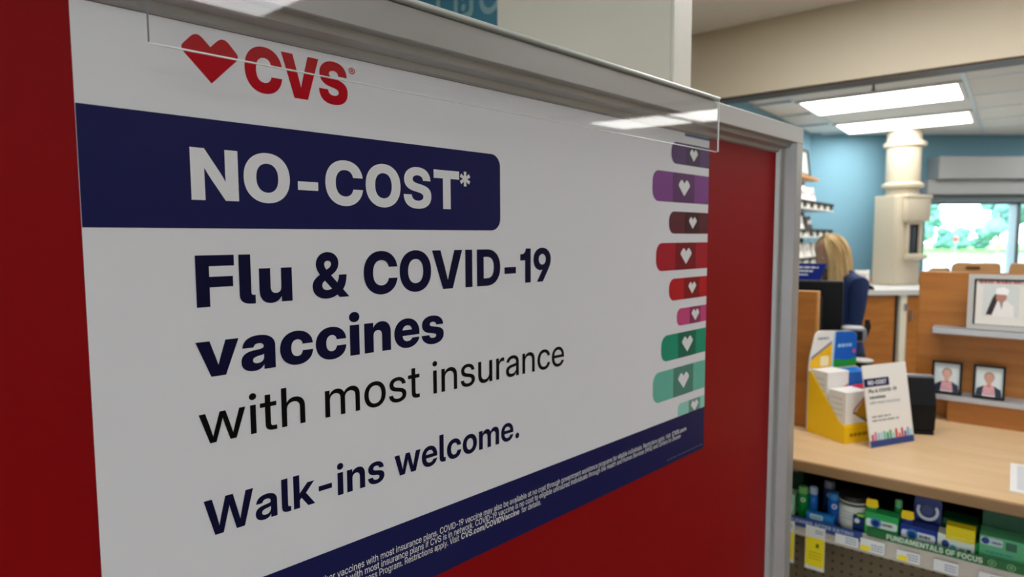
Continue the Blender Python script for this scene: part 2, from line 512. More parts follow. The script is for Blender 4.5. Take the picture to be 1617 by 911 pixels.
# glyph outlines: advance, contours (quadratic; ~ marks an off-curve point)
FONT={'black':{'C': (729, '373,-12 274,-12~ 113,75~ 20,243~ 20,363 20,485~ 113,653~ 274,739~ 373,739 443,739~ 560,698~ 648,623~ 704,518~ 711,453 506,453 502,479~ 480,520~ 447,548~ 403,563~ 377,563 328,563~ 260,517~ 225,427~ 225,363 225,300~ 259,211~ 328,164~ 377,164 403,164~ 446,179~ 479,208~ 501,248~ 506,273 711,273 703,209~ 648,104~ 560,29~ 443,-12~'),
'S': (685, '344,-12 243,-12~ 104,47~ 31,161~ 31,242 223,242 225,213~ 255,171~ 310,148~ 346,148 378,148~ 426,165~ 453,193~ 453,212 453,230~ 428,256~ 375,276~ 334,284 262,297 156,317~ 45,426~ 45,507 45,576~ 120,681~ 254,739~ 342,739 433,739~ 564,682~ 636,573~ 639,497 452,497 449,535~ 392,579~ 346,579 318,579~ 274,563~ 249,535~ 249,517 249,499~ 271,475~ 320,457~ 357,450 416,439 479,427~ 569,391~ 626,339~ 654,271~ 654,228 654,151~ 581,44~ 442,-12~'),
'V': (750, '244,0 0,728 224,728 308,445 335,354~ 386,169~ 411,78 351,78 375,169~ 422,354~ 449,445 529,728 750,728 514,0'),
' ': (269, '')}, 'bold':{'&': (666, '273,-11 197,-11~ 85,43~ 25,136~ 25,193 25,234~ 55,297~ 113,352~ 155,380 311,479 328,490~ 348,514~ 356,537~ 356,548 356,568~ 326,599~ 296,599 278,599~ 251,585~ 235,558~ 235,541 235,520~ 257,476~ 299,425~ 328,391 677,0 499,0 208,316 179,348~ 126,418~ 90,497~ 90,543 90,598~ 142,686~ 235,738~ 296,738 356,738~ 442,689~ 490,609~ 490,559 490,526~ 467,465~ 425,412~ 393,389 244,283 221,266~ 193,230~ 193,204 193,181~ 216,146~ 258,127~ 284,127 322,127~ 396,163~ 456,228~ 492,316~ 492,367 633,367 633,307~ 608,197~ 554,105~ 510,72 463,48 422,18~ 321,-11~'),
'*': (645, '270,318 281,449 172,375 118,466 237,522 118,579 172,671 281,597 270,728 375,728 365,597 474,671 526,579 408,522 526,466 474,375 365,449 375,318'),
'-': (645, '491,349 491,214 154,214 154,349'),
'1': (403, '183,0 183,491 193,478 168,478~ 118,478~ 66,478~ 36,478 36,609 71,609 109,609~ 166,634~ 200,686~ 203,727 357,727 357,0'),
'9': (645, '317,738 401,738~ 530,674~ 603,560~ 603,486 603,426~ 555,313~ 511,250 341,0 149,0 371,323 412,323 403,308~ 371,275~ 320,252~ 281,252 209,252~ 101,310~ 42,415~ 42,486 42,560~ 112,674~ 236,738~|323,601 291,601~ 240,571~ 210,519~ 210,486 210,454~ 240,402~ 291,372~ 323,372 355,372~ 405,402~ 434,454~ 434,486 434,519~ 405,571~ 355,601~'),
'A': (743, '2,0 251,728 491,728 741,0 538,0 443,312 419,395~ 371,561~ 347,657 396,657 371,561~ 323,395~ 297,312 199,0|176,136 176,277 568,277 568,136'),
'C': (728, '374,-12 275,-12~ 116,77~ 24,245~ 24,363 24,483~ 116,651~ 275,739~ 374,739 442,739~ 556,700~ 642,626~ 697,524~ 705,461 522,461 517,489~ 492,534~ 455,565~ 407,581~ 378,581 323,581~ 247,529~ 207,432~ 207,363 207,295~ 246,198~ 323,146~ 378,146 407,146~ 454,162~ 492,193~ 517,238~ 523,266 705,266 697,203~ 642,101~ 555,28~ 442,-12~'),
'D': (707, '318,0 124,0 124,151 309,151 374,151~ 459,198~ 500,293~ 500,364 500,435~ 458,529~ 372,577~ 306,577 121,577 121,728 318,728 429,728~ 593,638~ 683,475~ 683,364 683,253~ 593,89~ 430,0~|226,728 226,0 45,0 45,728'),
'E': (622, '45,0 45,728 592,728 592,574 226,574 226,440 564,440 564,290 226,290 226,154 592,154 592,0'),
'F': (595, '45,0 45,728 575,728 575,574 226,574 226,424 553,424 553,275 226,275 226,0'),
'G': (738, '377,-12 271,-12~ 112,81~ 24,250~ 24,363 24,483~ 116,651~ 275,739~ 374,739 439,739~ 553,702~ 641,633~ 696,538~ 702,480 518,480 513,503~ 491,541~ 456,567~ 409,581~ 380,581 325,581~ 247,530~ 207,432~ 207,363 207,295~ 248,197~ 327,146~ 383,146 429,146~ 495,177~ 530,233~ 530,269 570,266 387,266 387,398 707,398 707,298 707,205~ 624,66~ 475,-12~'),
'I': (333, '76,0 76,728 257,728 257,0'),
'L': (568, '45,0 45,728 226,728 226,154 547,154 547,0'),
'M': (912, '45,0 45,728 314,728 402,454 410,427~ 432,350~ 454,265~ 474,188~ 480,162 434,162 440,188~ 459,265~ 482,350~ 503,427~ 511,454 598,728 866,728 866,0 689,0 689,308 689,333~ 691,407~ 694,494~ 696,583~ 696,622 717,622 706,581~ 682,492~ 659,406~ 638,333~ 630,308 530,0 383,0 281,308 273,333~ 252,406~ 228,492~ 203,581~ 192,622 216,622 216,583~ 218,494~ 221,407~ 223,333~ 223,308 223,0'),
'N': (733, '45,0 45,728 232,728 433,406 444,388~ 479,327~ 517,256~ 534,225 513,176 511,213~ 508,308~ 506,396~ 506,422 506,728 687,728 687,0 501,0 316,295 302,318~ 260,390~ 210,480~ 185,528 219,541 223,489~ 226,392~ 226,317~ 226,296 226,0'),
'O': (747, '373,-12 275,-12~ 116,77~ 24,245~ 24,363 24,483~ 116,651~ 275,739~ 373,739 472,739~ 630,651~ 722,483~ 722,363 722,245~ 630,77~ 472,-12~|373,146 425,146~ 499,197~ 540,295~ 540,363 540,432~ 499,530~ 425,581~ 373,581 322,581~ 248,530~ 207,432~ 207,363 207,295~ 248,197~ 322,146~'),
'R': (659, '45,0 45,728 347,728 432,728~ 556,667~ 623,556~ 623,480 623,406~ 553,298~ 425,239~ 337,239 156,239 156,381 334,381 369,381~ 419,406~ 446,450~ 446,480 446,510~ 419,554~ 369,579~ 334,579 226,579 226,0|452,0 291,330 477,330 643,0'),
'S': (671, '338,-12 240,-12~ 104,47~ 33,160~ 33,241 205,241 206,207~ 239,159~ 299,133~ 340,133 376,133~ 430,152~ 460,186~ 460,209 460,229~ 434,259~ 379,282~ 336,290 262,305 155,327~ 46,432~ 46,512 46,580~ 119,682~ 249,739~ 335,739 423,739~ 550,682~ 620,575~ 623,500 455,500 452,544~ 388,594~ 337,594 306,594~ 256,575~ 228,542~ 228,520 228,501~ 252,473~ 303,452~ 344,444 407,431 468,419~ 556,383~ 612,332~ 639,265~ 639,222 639,149~ 567,44~ 433,-12~'),
'T': (647, '20,574 20,728 627,728 627,574 414,574 414,0 233,0 233,574'),
'U': (705, '352,-12 259,-12~ 121,55~ 45,176~ 45,257 45,728 221,728 221,271 221,234~ 254,176~ 313,142~ 353,142 392,142~ 451,176~ 484,233~ 484,271 484,728 660,728 660,257 660,176~ 584,55~ 446,-12~'),
'V': (731, '251,0 2,728 200,728 299,415 323,334~ 372,163~ 397,71 345,71 369,163~ 415,334~ 439,415 534,728 730,728 488,0'),
'a': (570, '204,-9 152,-9~ 73,25~ 27,92~ 27,144 27,187~ 58,247~ 113,284~ 186,303~ 227,306 273,310~ 328,320~ 353,337~ 353,352 353,355 353,369~ 336,391~ 305,403~ 283,403 261,403~ 228,390~ 209,365~ 207,348 47,348 51,404~ 108,484~ 214,527~ 290,527 347,527~ 434,503~ 494,456~ 525,390~ 525,347 525,0 355,0 355,72 353,72 338,44~ 295,8~ 240,-9~|257,103 284,103~ 328,124~ 354,160~ 354,185 354,231 347,228~ 329,222~ 307,217~ 281,212~ 265,210 244,206~ 210,192~ 191,169~ 191,152 191,137~ 208,115~ 238,103~'),
'c': (571, '293,-12 213,-12~ 92,56~ 25,177~ 25,258 25,338~ 92,460~ 213,527~ 293,527 348,527~ 439,496~ 506,438~ 546,359~ 548,311 381,311 379,329~ 366,358~ 344,379~ 315,391~ 297,391 266,391~ 223,358~ 200,299~ 200,258 200,217~ 223,157~ 267,125~ 297,125 315,125~ 344,137~ 365,158~ 379,188~ 381,207 548,207 547,159~ 509,79~ 441,20~ 349,-12~'),
'e': (574, '292,-12 213,-12~ 92,57~ 25,179~ 25,258 25,337~ 92,458~ 211,527~ 288,527 346,527~ 443,489~ 513,418~ 551,320~ 551,262 551,215 80,215 80,317 470,317 391,297 391,329~ 367,376~ 323,400~ 292,400 262,400~ 218,376~ 194,329~ 194,297 194,221 194,188~ 219,139~ 266,112~ 298,112 322,112~ 360,125~ 386,150~ 392,166 548,166 538,114~ 467,34~ 358,-12~'),
'i': (265, '46,0 46,516 219,516 219,0|132,563 91,563~ 37,612~ 37,649 37,687~ 91,736~ 132,736 174,736~ 227,687~ 227,649 227,612~ 174,563~'),
'l': (294, '230,0 133,0~ 46,71~ 46,151 46,728 219,728 219,168 219,148~ 239,130~ 259,130 264,130~ 275,130~ 280,130 280,0 267,0~ 242,0~'),
'n': (604, '219,279 219,0 46,0 46,516 217,516 217,377 192,377 216,445~ 307,527~ 382,527 438,527~ 517,478~ 559,388~ 559,324 559,0 385,0 385,288 385,332~ 343,379~ 304,379 278,379~ 240,357~ 219,313~'),
's': (542, '277,-13 204,-13~ 93,31~ 26,111~ 21,166 193,166 196,138~ 238,106~ 274,106 308,106~ 345,129~ 345,148 345,164~ 314,184~ 284,189 190,206 113,219~ 33,296~ 33,358 33,409~ 89,485~ 194,526~ 267,526 340,526~ 447,482~ 507,403~ 508,348 349,348 348,374~ 306,408~ 273,408 241,408~ 206,384~ 206,366 206,351~ 234,330~ 260,325 365,307 445,292~ 521,224~ 521,166 521,113~ 460,32~ 350,-13~'),
'u': (604, '223,-11 166,-11~ 87,37~ 46,128~ 46,191 46,516 219,516 219,228 219,184~ 262,137~ 301,137 327,137~ 365,158~ 385,203~ 385,237 385,516 559,516 559,0 387,0 387,139 412,139 388,71~ 298,-11~'),
'v': (575, '189,0 1,516 183,516 255,282 270,232~ 297,133~ 311,83 269,83 282,133~ 309,232~ 323,282 394,516 574,516 386,0'),
' ': (269, '')}, 'semi':{'-': (645, '487,344 487,230 157,230 157,344'),
'.': (269, '135,-9 101,-9~ 53,39~ 53,73 53,108~ 101,156~ 135,156 170,156~ 218,108~ 218,73 218,39~ 170,-9~'),
'/': (362, '360,762 126,-109 2,-109 237,762'),
'C': (726, '377,-12 277,-12~ 121,80~ 31,248~ 31,363 31,479~ 120,648~ 277,739~ 377,739 440,739~ 549,702~ 633,631~ 688,533~ 696,472 546,472 540,504~ 510,555~ 467,590~ 411,608~ 379,608 316,608~ 228,548~ 180,438~ 180,363 180,289~ 227,179~ 316,119~ 379,119 411,119~ 466,137~ 510,172~ 540,223~ 547,255 696,255 687,194~ 633,96~ 549,26~ 440,-12~'),
'D': (701, '311,0 123,0 123,125 303,125 377,125~ 473,180~ 520,287~ 520,364 520,441~ 473,547~ 377,603~ 304,603 120,603 120,728 314,728 423,728~ 583,639~ 669,476~ 669,364 669,252~ 583,89~ 422,0~|203,728 203,0 55,0 55,728'),
'I': (272, '62,0 62,728 210,728 210,0'),
'O': (747, '374,-12 276,-12~ 121,80~ 31,248~ 31,363 31,479~ 121,648~ 276,739~ 374,739 472,739~ 626,648~ 716,479~ 716,363 716,248~ 626,80~ 472,-12~|374,119 430,119~ 518,176~ 567,286~ 567,363 567,441~ 518,551~ 430,608~ 374,608 318,608~ 230,551~ 180,441~ 180,363 180,286~ 230,176~ 318,119~'),
'S': (651, '329,-12 236,-12~ 104,48~ 35,160~ 35,238 178,238 178,198~ 215,141~ 283,110~ 330,110 372,110~ 435,134~ 470,176~ 470,205 470,228~ 443,264~ 386,290~ 339,300 262,317 154,340~ 49,441~ 49,519 49,585~ 118,684~ 242,739~ 324,739 407,739~ 529,683~ 597,578~ 599,505 460,505 456,557~ 384,617~ 324,617 287,617~ 230,594~ 197,553~ 197,526 197,503~ 222,470~ 278,445~ 323,435 393,420 451,408~ 536,371~ 590,321~ 617,255~ 617,214 617,145~ 547,43~ 418,-12~'),
'V': (704, '260,0 5,728 166,728 285,371 305,306~ 351,152~ 378,61 335,61 361,152~ 405,306~ 425,371 540,728 699,728 449,0'),
'W': (995, '200,0 5,728 162,728 249,363 259,319~ 277,229~ 295,140~ 303,95 273,95 282,140~ 300,229~ 320,319~ 331,363 422,728 573,728 664,363 675,319~ 695,229~ 713,140~ 722,95 692,95 700,140~ 717,229~ 736,319~ 746,363 832,728 990,728 795,0 629,0 525,399 514,443~ 492,549~ 477,615 517,615 503,549~ 481,443~ 470,399 366,0'),
'a': (552, '209,-9 158,-9~ 78,26~ 31,94~ 31,145 31,189~ 64,247~ 120,283~ 193,301~ 233,305 280,310~ 336,318~ 360,335~ 360,352 360,355 360,374~ 340,404~ 302,421~ 275,421 248,421~ 207,403~ 183,373~ 181,353 48,353 51,406~ 107,484~ 209,526~ 279,526 332,526~ 414,502~ 471,456~ 500,391~ 500,350 500,0 362,0 362,73 360,73 346,48~ 306,11~ 249,-9~|248,90 283,90~ 334,116~ 361,161~ 361,189 361,241 355,238~ 334,231~ 307,225~ 274,220~ 257,217 232,214~ 191,197~ 167,170~ 167,149 167,131~ 187,104~ 223,90~'),
'c': (554, '287,-12 209,-12~ 93,56~ 29,178~ 29,257 29,337~ 93,459~ 209,527~ 287,527 337,527~ 423,497~ 486,443~ 525,369~ 528,324 391,324 388,344~ 372,376~ 346,400~ 311,412~ 289,412 252,412~ 200,374~ 172,305~ 172,257 172,210~ 200,141~ 252,103~ 289,103 311,103~ 345,116~ 370,139~ 386,173~ 390,193 528,193 526,148~ 488,74~ 424,19~ 338,-12~'),
'e': (561, '286,-12 208,-12~ 92,57~ 29,179~ 29,257 29,336~ 93,458~ 207,527~ 281,527 338,527~ 431,489~ 498,417~ 534,319~ 534,260 534,222 80,222 80,313 465,313 402,291 402,331~ 373,388~ 320,419~ 284,419 248,419~ 195,388~ 167,331~ 167,291 167,229 167,189~ 196,128~ 251,95~ 290,95 318,95~ 363,112~ 392,142~ 399,162 529,162 519,111~ 451,33~ 348,-12~'),
'i': (244, '51,0 51,516 193,516 193,0|122,582 87,582~ 41,625~ 41,658 41,690~ 87,734~ 122,734 157,734~ 203,690~ 203,658 203,625~ 157,582~'),
'k': (549, '180,150 180,317 194,317 377,516 544,516 310,257 277,257|51,0 51,728 193,728 193,0|389,0 224,225 318,324 555,0'),
'l': (271, '217,0 129,0~ 51,64~ 51,139 51,728 193,728 193,153 193,128~ 213,109~ 237,109 242,109~ 253,109~ 258,109 258,0 248,0~ 227,0~'),
'm': (882, '51,0 51,516 188,516 188,400 179,400 193,443~ 242,499~ 308,526~ 344,526 403,526~ 490,458~ 499,400 484,400 494,439~ 544,496~ 616,526~ 658,526 707,526~ 786,483~ 831,401~ 831,341 831,0 689,0 689,316 689,363~ 638,409~ 601,409 573,409~ 532,384~ 509,340~ 509,311 509,0 373,0 373,320 373,361~ 325,409~ 286,409 261,409~ 218,385~ 193,338~ 193,305 193,0'),
'n': (584, '193,287 193,0 51,0 51,516 191,516 191,382 166,382 191,450~ 282,526~ 351,526 407,526~ 488,479~ 533,388~ 533,323 533,0 391,0 391,297 391,349~ 341,404~ 295,404 265,404~ 219,379~ 193,327~'),
'o': (579, '290,-12 212,-12~ 94,56~ 29,177~ 29,257 29,338~ 94,460~ 212,527~ 290,527 368,527~ 485,460~ 551,338~ 551,257 551,177~ 485,56~ 368,-12~|290,104 325,104~ 378,140~ 408,209~ 408,257 408,306~ 378,375~ 325,412~ 290,412 255,412~ 201,375~ 172,306~ 172,257 172,209~ 201,140~ 254,104~'),
's': (518, '264,-12 198,-12~ 94,28~ 31,107~ 27,162 167,162 170,128~ 219,89~ 262,89 302,89~ 349,120~ 349,145 349,165~ 313,191~ 281,197 191,214 116,229~ 39,305~ 39,364 39,413~ 92,486~ 189,527~ 256,527 322,527~ 422,484~ 478,406~ 479,352 348,352 347,384~ 299,425~ 260,425 223,425~ 180,393~ 180,370 180,350~ 213,324~ 243,317 340,298 418,283~ 492,214~ 492,157 492,106~ 434,30~ 331,-12~'),
'w': (816, '165,0 6,516 155,516 202,334 217,279~ 243,160~ 256,103 237,103 251,160~ 279,279~ 294,334 344,516 472,516 521,334 536,279~ 565,160~ 579,103 560,103 573,160~ 598,278~ 612,334 660,516 810,516 651,0 505,0 444,206 436,236~ 419,299~ 403,363~ 395,394 422,394 413,363~ 397,299~ 381,236~ 372,206 311,0'),
' ': (269, '')}, 'reg':{'&': (624, '271,-10 200,-10~ 95,42~ 37,134~ 37,193 37,232~ 67,295~ 132,358~ 186,397 305,483 323,497~ 349,526~ 363,558~ 363,575 363,607~ 316,652~ 278,652 253,652~ 213,630~ 190,591~ 190,565 190,543~ 209,501~ 252,446~ 286,405 622,0 509,0 231,330 183,388~ 123,467~ 96,531~ 96,566 96,617~ 141,692~ 223,735~ 278,735 331,735~ 412,694~ 456,623~ 456,578 456,547~ 434,490~ 391,439~ 360,416 214,308 173,277~ 136,224~ 136,193 136,160~ 172,106~ 234,73~ 272,73 314,73~ 392,113~ 453,183~ 489,274~ 489,326 579,326 579,273~ 556,183~ 514,113~ 486,87 465,65 431,29~ 327,-10~'),
'(': (391, '136,291 136,373~ 167,549~ 221,709~ 256,766 350,766 314,694~ 263,531~ 235,366~ 235,291 235,223~ 260,87~ 310,-59~ 350,-142 256,-142 197,-42~ 136,178~'),
')': (391, '41,-142 81,-59~ 131,88~ 156,224~ 156,291 156,366~ 128,531~ 76,694~ 41,766 135,766 170,709~ 224,549~ 254,373~ 254,291 254,178~ 193,-43~ 135,-142'),
',': (269, '56,-149 97,105 199,105 126,-149'),
'-': (645, '483,341 483,254 162,254 162,341'),
'.': (269, '136,-8 109,-8~ 70,31~ 70,59 70,87~ 109,125~ 136,125 164,125~ 203,87~ 203,59 203,31~ 164,-8~'),
'0': (645, '323,-11 240,-11~ 121,80~ 57,248~ 57,363 57,479~ 121,647~ 240,739~ 323,739 406,739~ 525,647~ 589,479~ 589,363 589,248~ 525,80~ 406,-11~|323,77 376,77~ 452,145~ 492,274~ 492,363 492,454~ 452,582~ 376,651~ 323,651 269,651~ 194,582~ 154,454~ 154,363 154,274~ 194,145~ 269,77~'),
'1': (375, '205,0 205,559 214,549 195,545~ 152,539~ 95,535~ 56,535 56,617 69,617 112,617~ 173,642~ 211,691~ 217,727 304,727 304,0'),
'4': (645, '39,165 39,248 369,728 474,728 150,255 150,253 606,253 606,165|403,0 403,190 403,228 403,454 500,454 500,0'),
'5': (645, '322,-10 252,-10~ 141,47~ 75,145~ 72,208 172,208 175,170~ 215,111~ 281,77~ 322,77 367,77~ 434,119~ 473,191~ 473,238 473,284~ 435,357~ 369,398~ 326,398 274,398~ 195,357~ 178,319 82,322 109,728 532,728 532,639 200,639 182,421 183,421 214,453~ 294,485~ 342,485 392,485~ 476,449~ 537,383~ 571,293~ 571,239 571,166~ 508,54~ 396,-10~'),
'7': (645, '135,0 457,637 457,639 85,639 85,728 561,728 561,635 241,0'),
'8': (645, '322,-11 248,-11~ 133,41~ 69,134~ 69,194 69,242~ 110,322~ 181,373~ 226,379 226,380 167,391~ 95,480~ 95,543 95,600~ 154,688~ 257,739~ 322,739 388,739~ 491,688~ 550,600~ 550,543 550,480~ 477,391~ 420,380 420,379 464,373~ 535,321~ 577,242~ 577,194 577,134~ 512,41~ 397,-11~|322,74 369,74~ 437,105~ 475,162~ 475,199 475,238~ 436,299~ 367,333~ 322,333 278,333~ 209,299~ 170,238~ 170,199 170,162~ 207,105~ 276,74~|322,417 361,417~ 418,446~ 451,500~ 451,536 451,571~ 419,624~ 361,654~ 322,654 284,654~ 226,624~ 193,571~ 193,536 193,500~ 226,447~ 284,417~'),
'9': (645, '322,739 394,739~ 505,676~ 569,565~ 569,492 569,437~ 516,317~ 456,233 292,0 180,0 429,345 440,345 430,325~ 396,287~ 344,262~ 304,262 238,262~ 135,321~ 76,426~ 76,495 76,567~ 139,677~ 250,739~|323,652 281,652~ 213,610~ 174,540~ 174,496 174,452~ 213,382~ 281,341~ 323,341 365,341~ 432,382~ 471,452~ 471,495 471,539~ 432,610~ 365,652~'),
'A': (674, '12,0 277,728 398,728 662,0 552,0 407,419 391,467~ 352,589~ 324,681 351,681 323,589~ 284,467~ 268,419 121,0|155,195 155,282 520,282 520,195'),
'C': (725, '380,-11 281,-11~ 130,83~ 45,251~ 45,363 45,476~ 130,645~ 281,739~ 380,739 438,739~ 540,704~ 620,639~ 673,547~ 683,489 579,489 571,527~ 535,585~ 483,625~ 418,645~ 381,645 309,645~ 204,575~ 147,449~ 147,363 147,278~ 204,152~ 310,82~ 381,82 418,82~ 483,103~ 535,143~ 571,200~ 580,238 683,238 674,181~ 621,89~ 541,24~ 439,-11~'),
'D': (699, '304,0 126,0 126,89 297,89 383,89~ 497,155~ 552,279~ 552,365 552,451~ 497,573~ 387,638~ 305,638 122,638 122,728 312,728 419,728~ 572,640~ 654,478~ 654,365 654,252~ 571,88~ 415,0~|174,728 174,0 72,0 72,728'),
'H': (718, '72,0 72,728 174,728 174,417 544,417 544,728 646,728 646,0 544,0 544,327 174,327 174,0'),
'I': (188, '43,0 43,728 145,728 145,0'),
'O': (753, '376,-11 280,-11~ 130,83~ 45,252~ 45,363 45,476~ 130,645~ 280,739~ 376,739 473,739~ 622,645~ 708,476~ 708,363 708,252~ 622,83~ 473,-11~|376,82 440,82~ 544,147~ 606,273~ 606,363 606,454~ 544,580~ 440,645~ 376,645 313,645~ 208,580~ 147,454~ 147,363 147,273~ 208,148~ 313,82~'),
'P': (622, '72,0 72,728 336,728 415,728~ 527,671~ 587,569~ 587,501 587,432~ 526,330~ 412,273~ 333,273 130,273 130,362 330,362 380,362~ 449,396~ 486,459~ 486,501 486,543~ 449,605~ 380,639~ 330,639 174,639 174,0'),
'R': (638, '72,0 72,728 342,728 421,728~ 534,672~ 593,571~ 593,502 593,434~ 531,333~ 416,279~ 336,279 130,279 130,367 338,367 387,367~ 456,400~ 492,461~ 492,502 492,545~ 456,605~ 387,639~ 337,639 174,639 174,0|491,0 317,328 430,328 608,0'),
'S': (627, '318,-12 233,-12~ 109,46~ 42,153~ 41,227 144,227 145,180~ 187,113~ 265,78~ 318,78 368,78~ 443,108~ 485,162~ 485,199 485,229~ 455,271~ 393,302~ 344,314 262,334 157,360~ 57,454~ 57,529 57,592~ 121,686~ 237,739~ 313,739 389,739~ 503,684~ 567,585~ 569,517 470,517 465,579~ 380,649~ 311,649 266,649~ 197,619~ 158,567~ 158,534 158,505~ 190,464~ 252,435~ 298,423 376,404 425,392~ 503,357~ 558,308~ 587,244~ 587,203 587,139~ 521,42~ 400,-12~'),
'V': (673, '278,0 12,728 121,728 269,309 284,266~ 325,138~ 353,47 326,47 354,138~ 394,266~ 408,309 552,728 661,728 399,0'),
'a': (534, '219,-9 167,-9~ 86,27~ 38,97~ 38,149 38,194~ 73,251~ 131,284~ 205,301~ 244,306 293,312~ 350,319~ 375,335~ 375,354 375,358 375,386~ 350,427~ 302,450~ 268,450 233,450~ 181,428~ 150,390~ 147,367 51,373 58,421~ 115,493~ 209,532~ 268,532 311,532~ 385,509~ 441,465~ 472,400~ 472,356 472,0 376,0 376,73 374,73 363,53~ 325,15~ 264,-9~|237,72 284,72~ 346,106~ 376,162~ 376,194 376,259 370,254~ 344,246~ 306,239~ 265,233~ 246,230 217,226~ 167,208~ 135,174~ 135,146 135,123~ 161,89~ 206,72~'),
'b': (582, '320,-10 283,-10~ 223,12~ 176,53~ 160,80 157,80 157,0 63,0 63,728 160,728 160,444 162,444 177,470~ 222,509~ 283,532~ 321,532 388,532~ 489,464~ 545,342~ 545,261 545,180~ 489,58~ 388,-10~|302,74 346,74~ 411,119~ 447,202~ 447,261 447,320~ 411,403~ 346,447~ 302,447 256,447~ 190,401~ 154,318~ 154,261 154,205~ 190,121~ 256,74~'),
'c': (540, '282,-12 209,-12~ 98,57~ 37,180~ 37,260 37,340~ 98,464~ 209,533~ 282,533 327,533~ 403,507~ 462,459~ 500,394~ 506,354 410,349 406,371~ 385,407~ 352,434~ 310,448~ 283,448 236,448~ 170,401~ 135,316~ 135,260 135,205~ 170,120~ 236,73~ 283,73 310,73~ 352,87~ 383,114~ 404,151~ 409,174 506,168 500,129~ 463,63~ 403,15~ 327,-12~'),
'd': (582, '262,-10 195,-10~ 93,58~ 37,180~ 37,261 37,342~ 94,464~ 195,532~ 262,532 299,532~ 360,509~ 406,470~ 420,444 422,444 422,728 520,728 520,0 425,0 425,80 422,80 406,53~ 360,12~ 299,-10~|280,74 326,74~ 392,121~ 428,205~ 428,261 428,318~ 392,401~ 326,447~ 280,447 236,447~ 171,403~ 135,320~ 135,261 135,202~ 171,119~ 237,74~'),
'e': (551, '284,-12 207,-12~ 96,58~ 37,180~ 37,260 37,339~ 98,463~ 206,533~ 277,533 330,533~ 417,496~ 481,425~ 516,325~ 516,262 516,233 86,233 86,310 465,310 422,285 422,335~ 387,409~ 322,450~ 278,450 233,450~ 168,409~ 133,336~ 133,288 133,244 133,192~ 169,114~ 237,71~ 285,71 319,71~ 371,92~ 406,130~ 414,155 508,150 498,102~ 435,29~ 341,-12~'),
'f': (333, '309,522 309,441 8,441 8,522|103,0 103,604 103,646~ 140,704~ 206,735~ 250,735 271,735~ 308,733~ 314,732 309,651 303,652~ 274,653~ 263,653 229,653~ 200,622~ 200,589 200,0'),
'g': (582, '285,-212 224,-212~ 129,-176~ 70,-109~ 62,-63 155,-53 163,-77~ 198,-112~ 250,-131~ 285,-131 349,-131~ 424,-64~ 424,0 424,84 421,84 405,57~ 359,18~ 299,-4~ 262,-4 195,-4~ 94,62~ 37,182~ 37,262 37,343~ 94,464~ 195,532~ 262,532 299,532~ 360,510~ 407,469~ 423,441 425,441 425,522 520,522 520,1 520,-75~ 456,-169~ 350,-212~|280,80 326,80~ 393,125~ 428,207~ 428,263 428,319~ 393,402~ 326,448~ 280,448 237,448~ 171,404~ 135,321~ 135,263 135,205~ 171,123~ 237,80~'),
'h': (565, '160,304 160,0 63,0 63,728 160,728 160,394 136,394 161,465~ 252,532~ 315,532 369,532~ 453,486~ 502,395~ 502,327 502,0 405,0 405,316 405,379~ 344,445~ 288,445 252,445~ 194,415~ 160,353~'),
'i': (222, '63,0 63,522 160,522 160,0|111,614 85,614~ 48,649~ 48,675 48,700~ 85,736~ 111,736 137,736~ 174,700~ 174,675 174,649~ 137,614~'),
'j': (222, '63,522 160,522 160,-59 160,-103~ 125,-168~ 59,-204~ 10,-204 -26,-204 -26,-121 1,-121 33,-121~ 63,-86~ 63,-49|111,614 85,614~ 48,649~ 48,675 48,700~ 85,736~ 111,736 137,736~ 174,700~ 174,675 174,649~ 137,614~'),
'k': (525, '152,180 152,296 163,296 389,522 510,522 262,272 248,272|63,0 63,728 160,728 160,0|404,0 205,250 272,318 525,0'),
'l': (249, '200,-1 127,-1~ 63,57~ 63,122 63,728 160,728 160,135 160,103~ 180,80~ 209,80 215,80~ 228,81~ 232,81 236,1 228,0~ 210,-1~'),
'm': (856, '63,0 63,522 157,522 157,411 148,411 162,451~ 211,505~ 275,532~ 311,532 371,532~ 453,462~ 464,410 448,410 458,446~ 508,501~ 579,532~ 622,532 670,532~ 748,491~ 794,408~ 794,345 794,0 697,0 697,339 697,396~ 633,446~ 591,446 555,446~ 504,416~ 476,364~ 476,330 476,0 380,0 380,347 380,392~ 322,446~ 277,446 246,446~ 192,417~ 160,360~ 160,319 160,0'),
'n': (565, '160,304 160,0 63,0 63,522 157,522 157,394 136,394 161,465~ 252,532~ 315,532 369,532~ 453,486~ 502,395~ 502,327 502,0 405,0 405,316 405,379~ 344,445~ 288,445 252,445~ 194,415~ 160,353~'),
'o': (566, '283,-12 210,-12~ 99,57~ 37,180~ 37,260 37,341~ 99,464~ 210,533~ 283,533 357,533~ 467,464~ 529,341~ 529,260 529,180~ 467,57~ 357,-12~|283,73 330,73~ 396,120~ 431,205~ 431,260 431,316~ 396,400~ 330,448~ 283,448 236,448~ 170,401~ 135,316~ 135,260 135,204~ 170,120~ 236,73~'),
'p': (582, '63,-204 63,522 157,522 157,445 160,445 175,470~ 222,509~ 283,532~ 321,532 388,532~ 489,464~ 545,342~ 545,261 545,180~ 489,58~ 388,-10~ 320,-10 283,-10~ 223,12~ 178,53~ 162,79 160,79 160,-204|302,74 346,74~ 411,119~ 447,202~ 447,261 447,320~ 411,403~ 346,447~ 302,447 256,447~ 190,401~ 154,318~ 154,261 154,205~ 190,121~ 256,74~'),
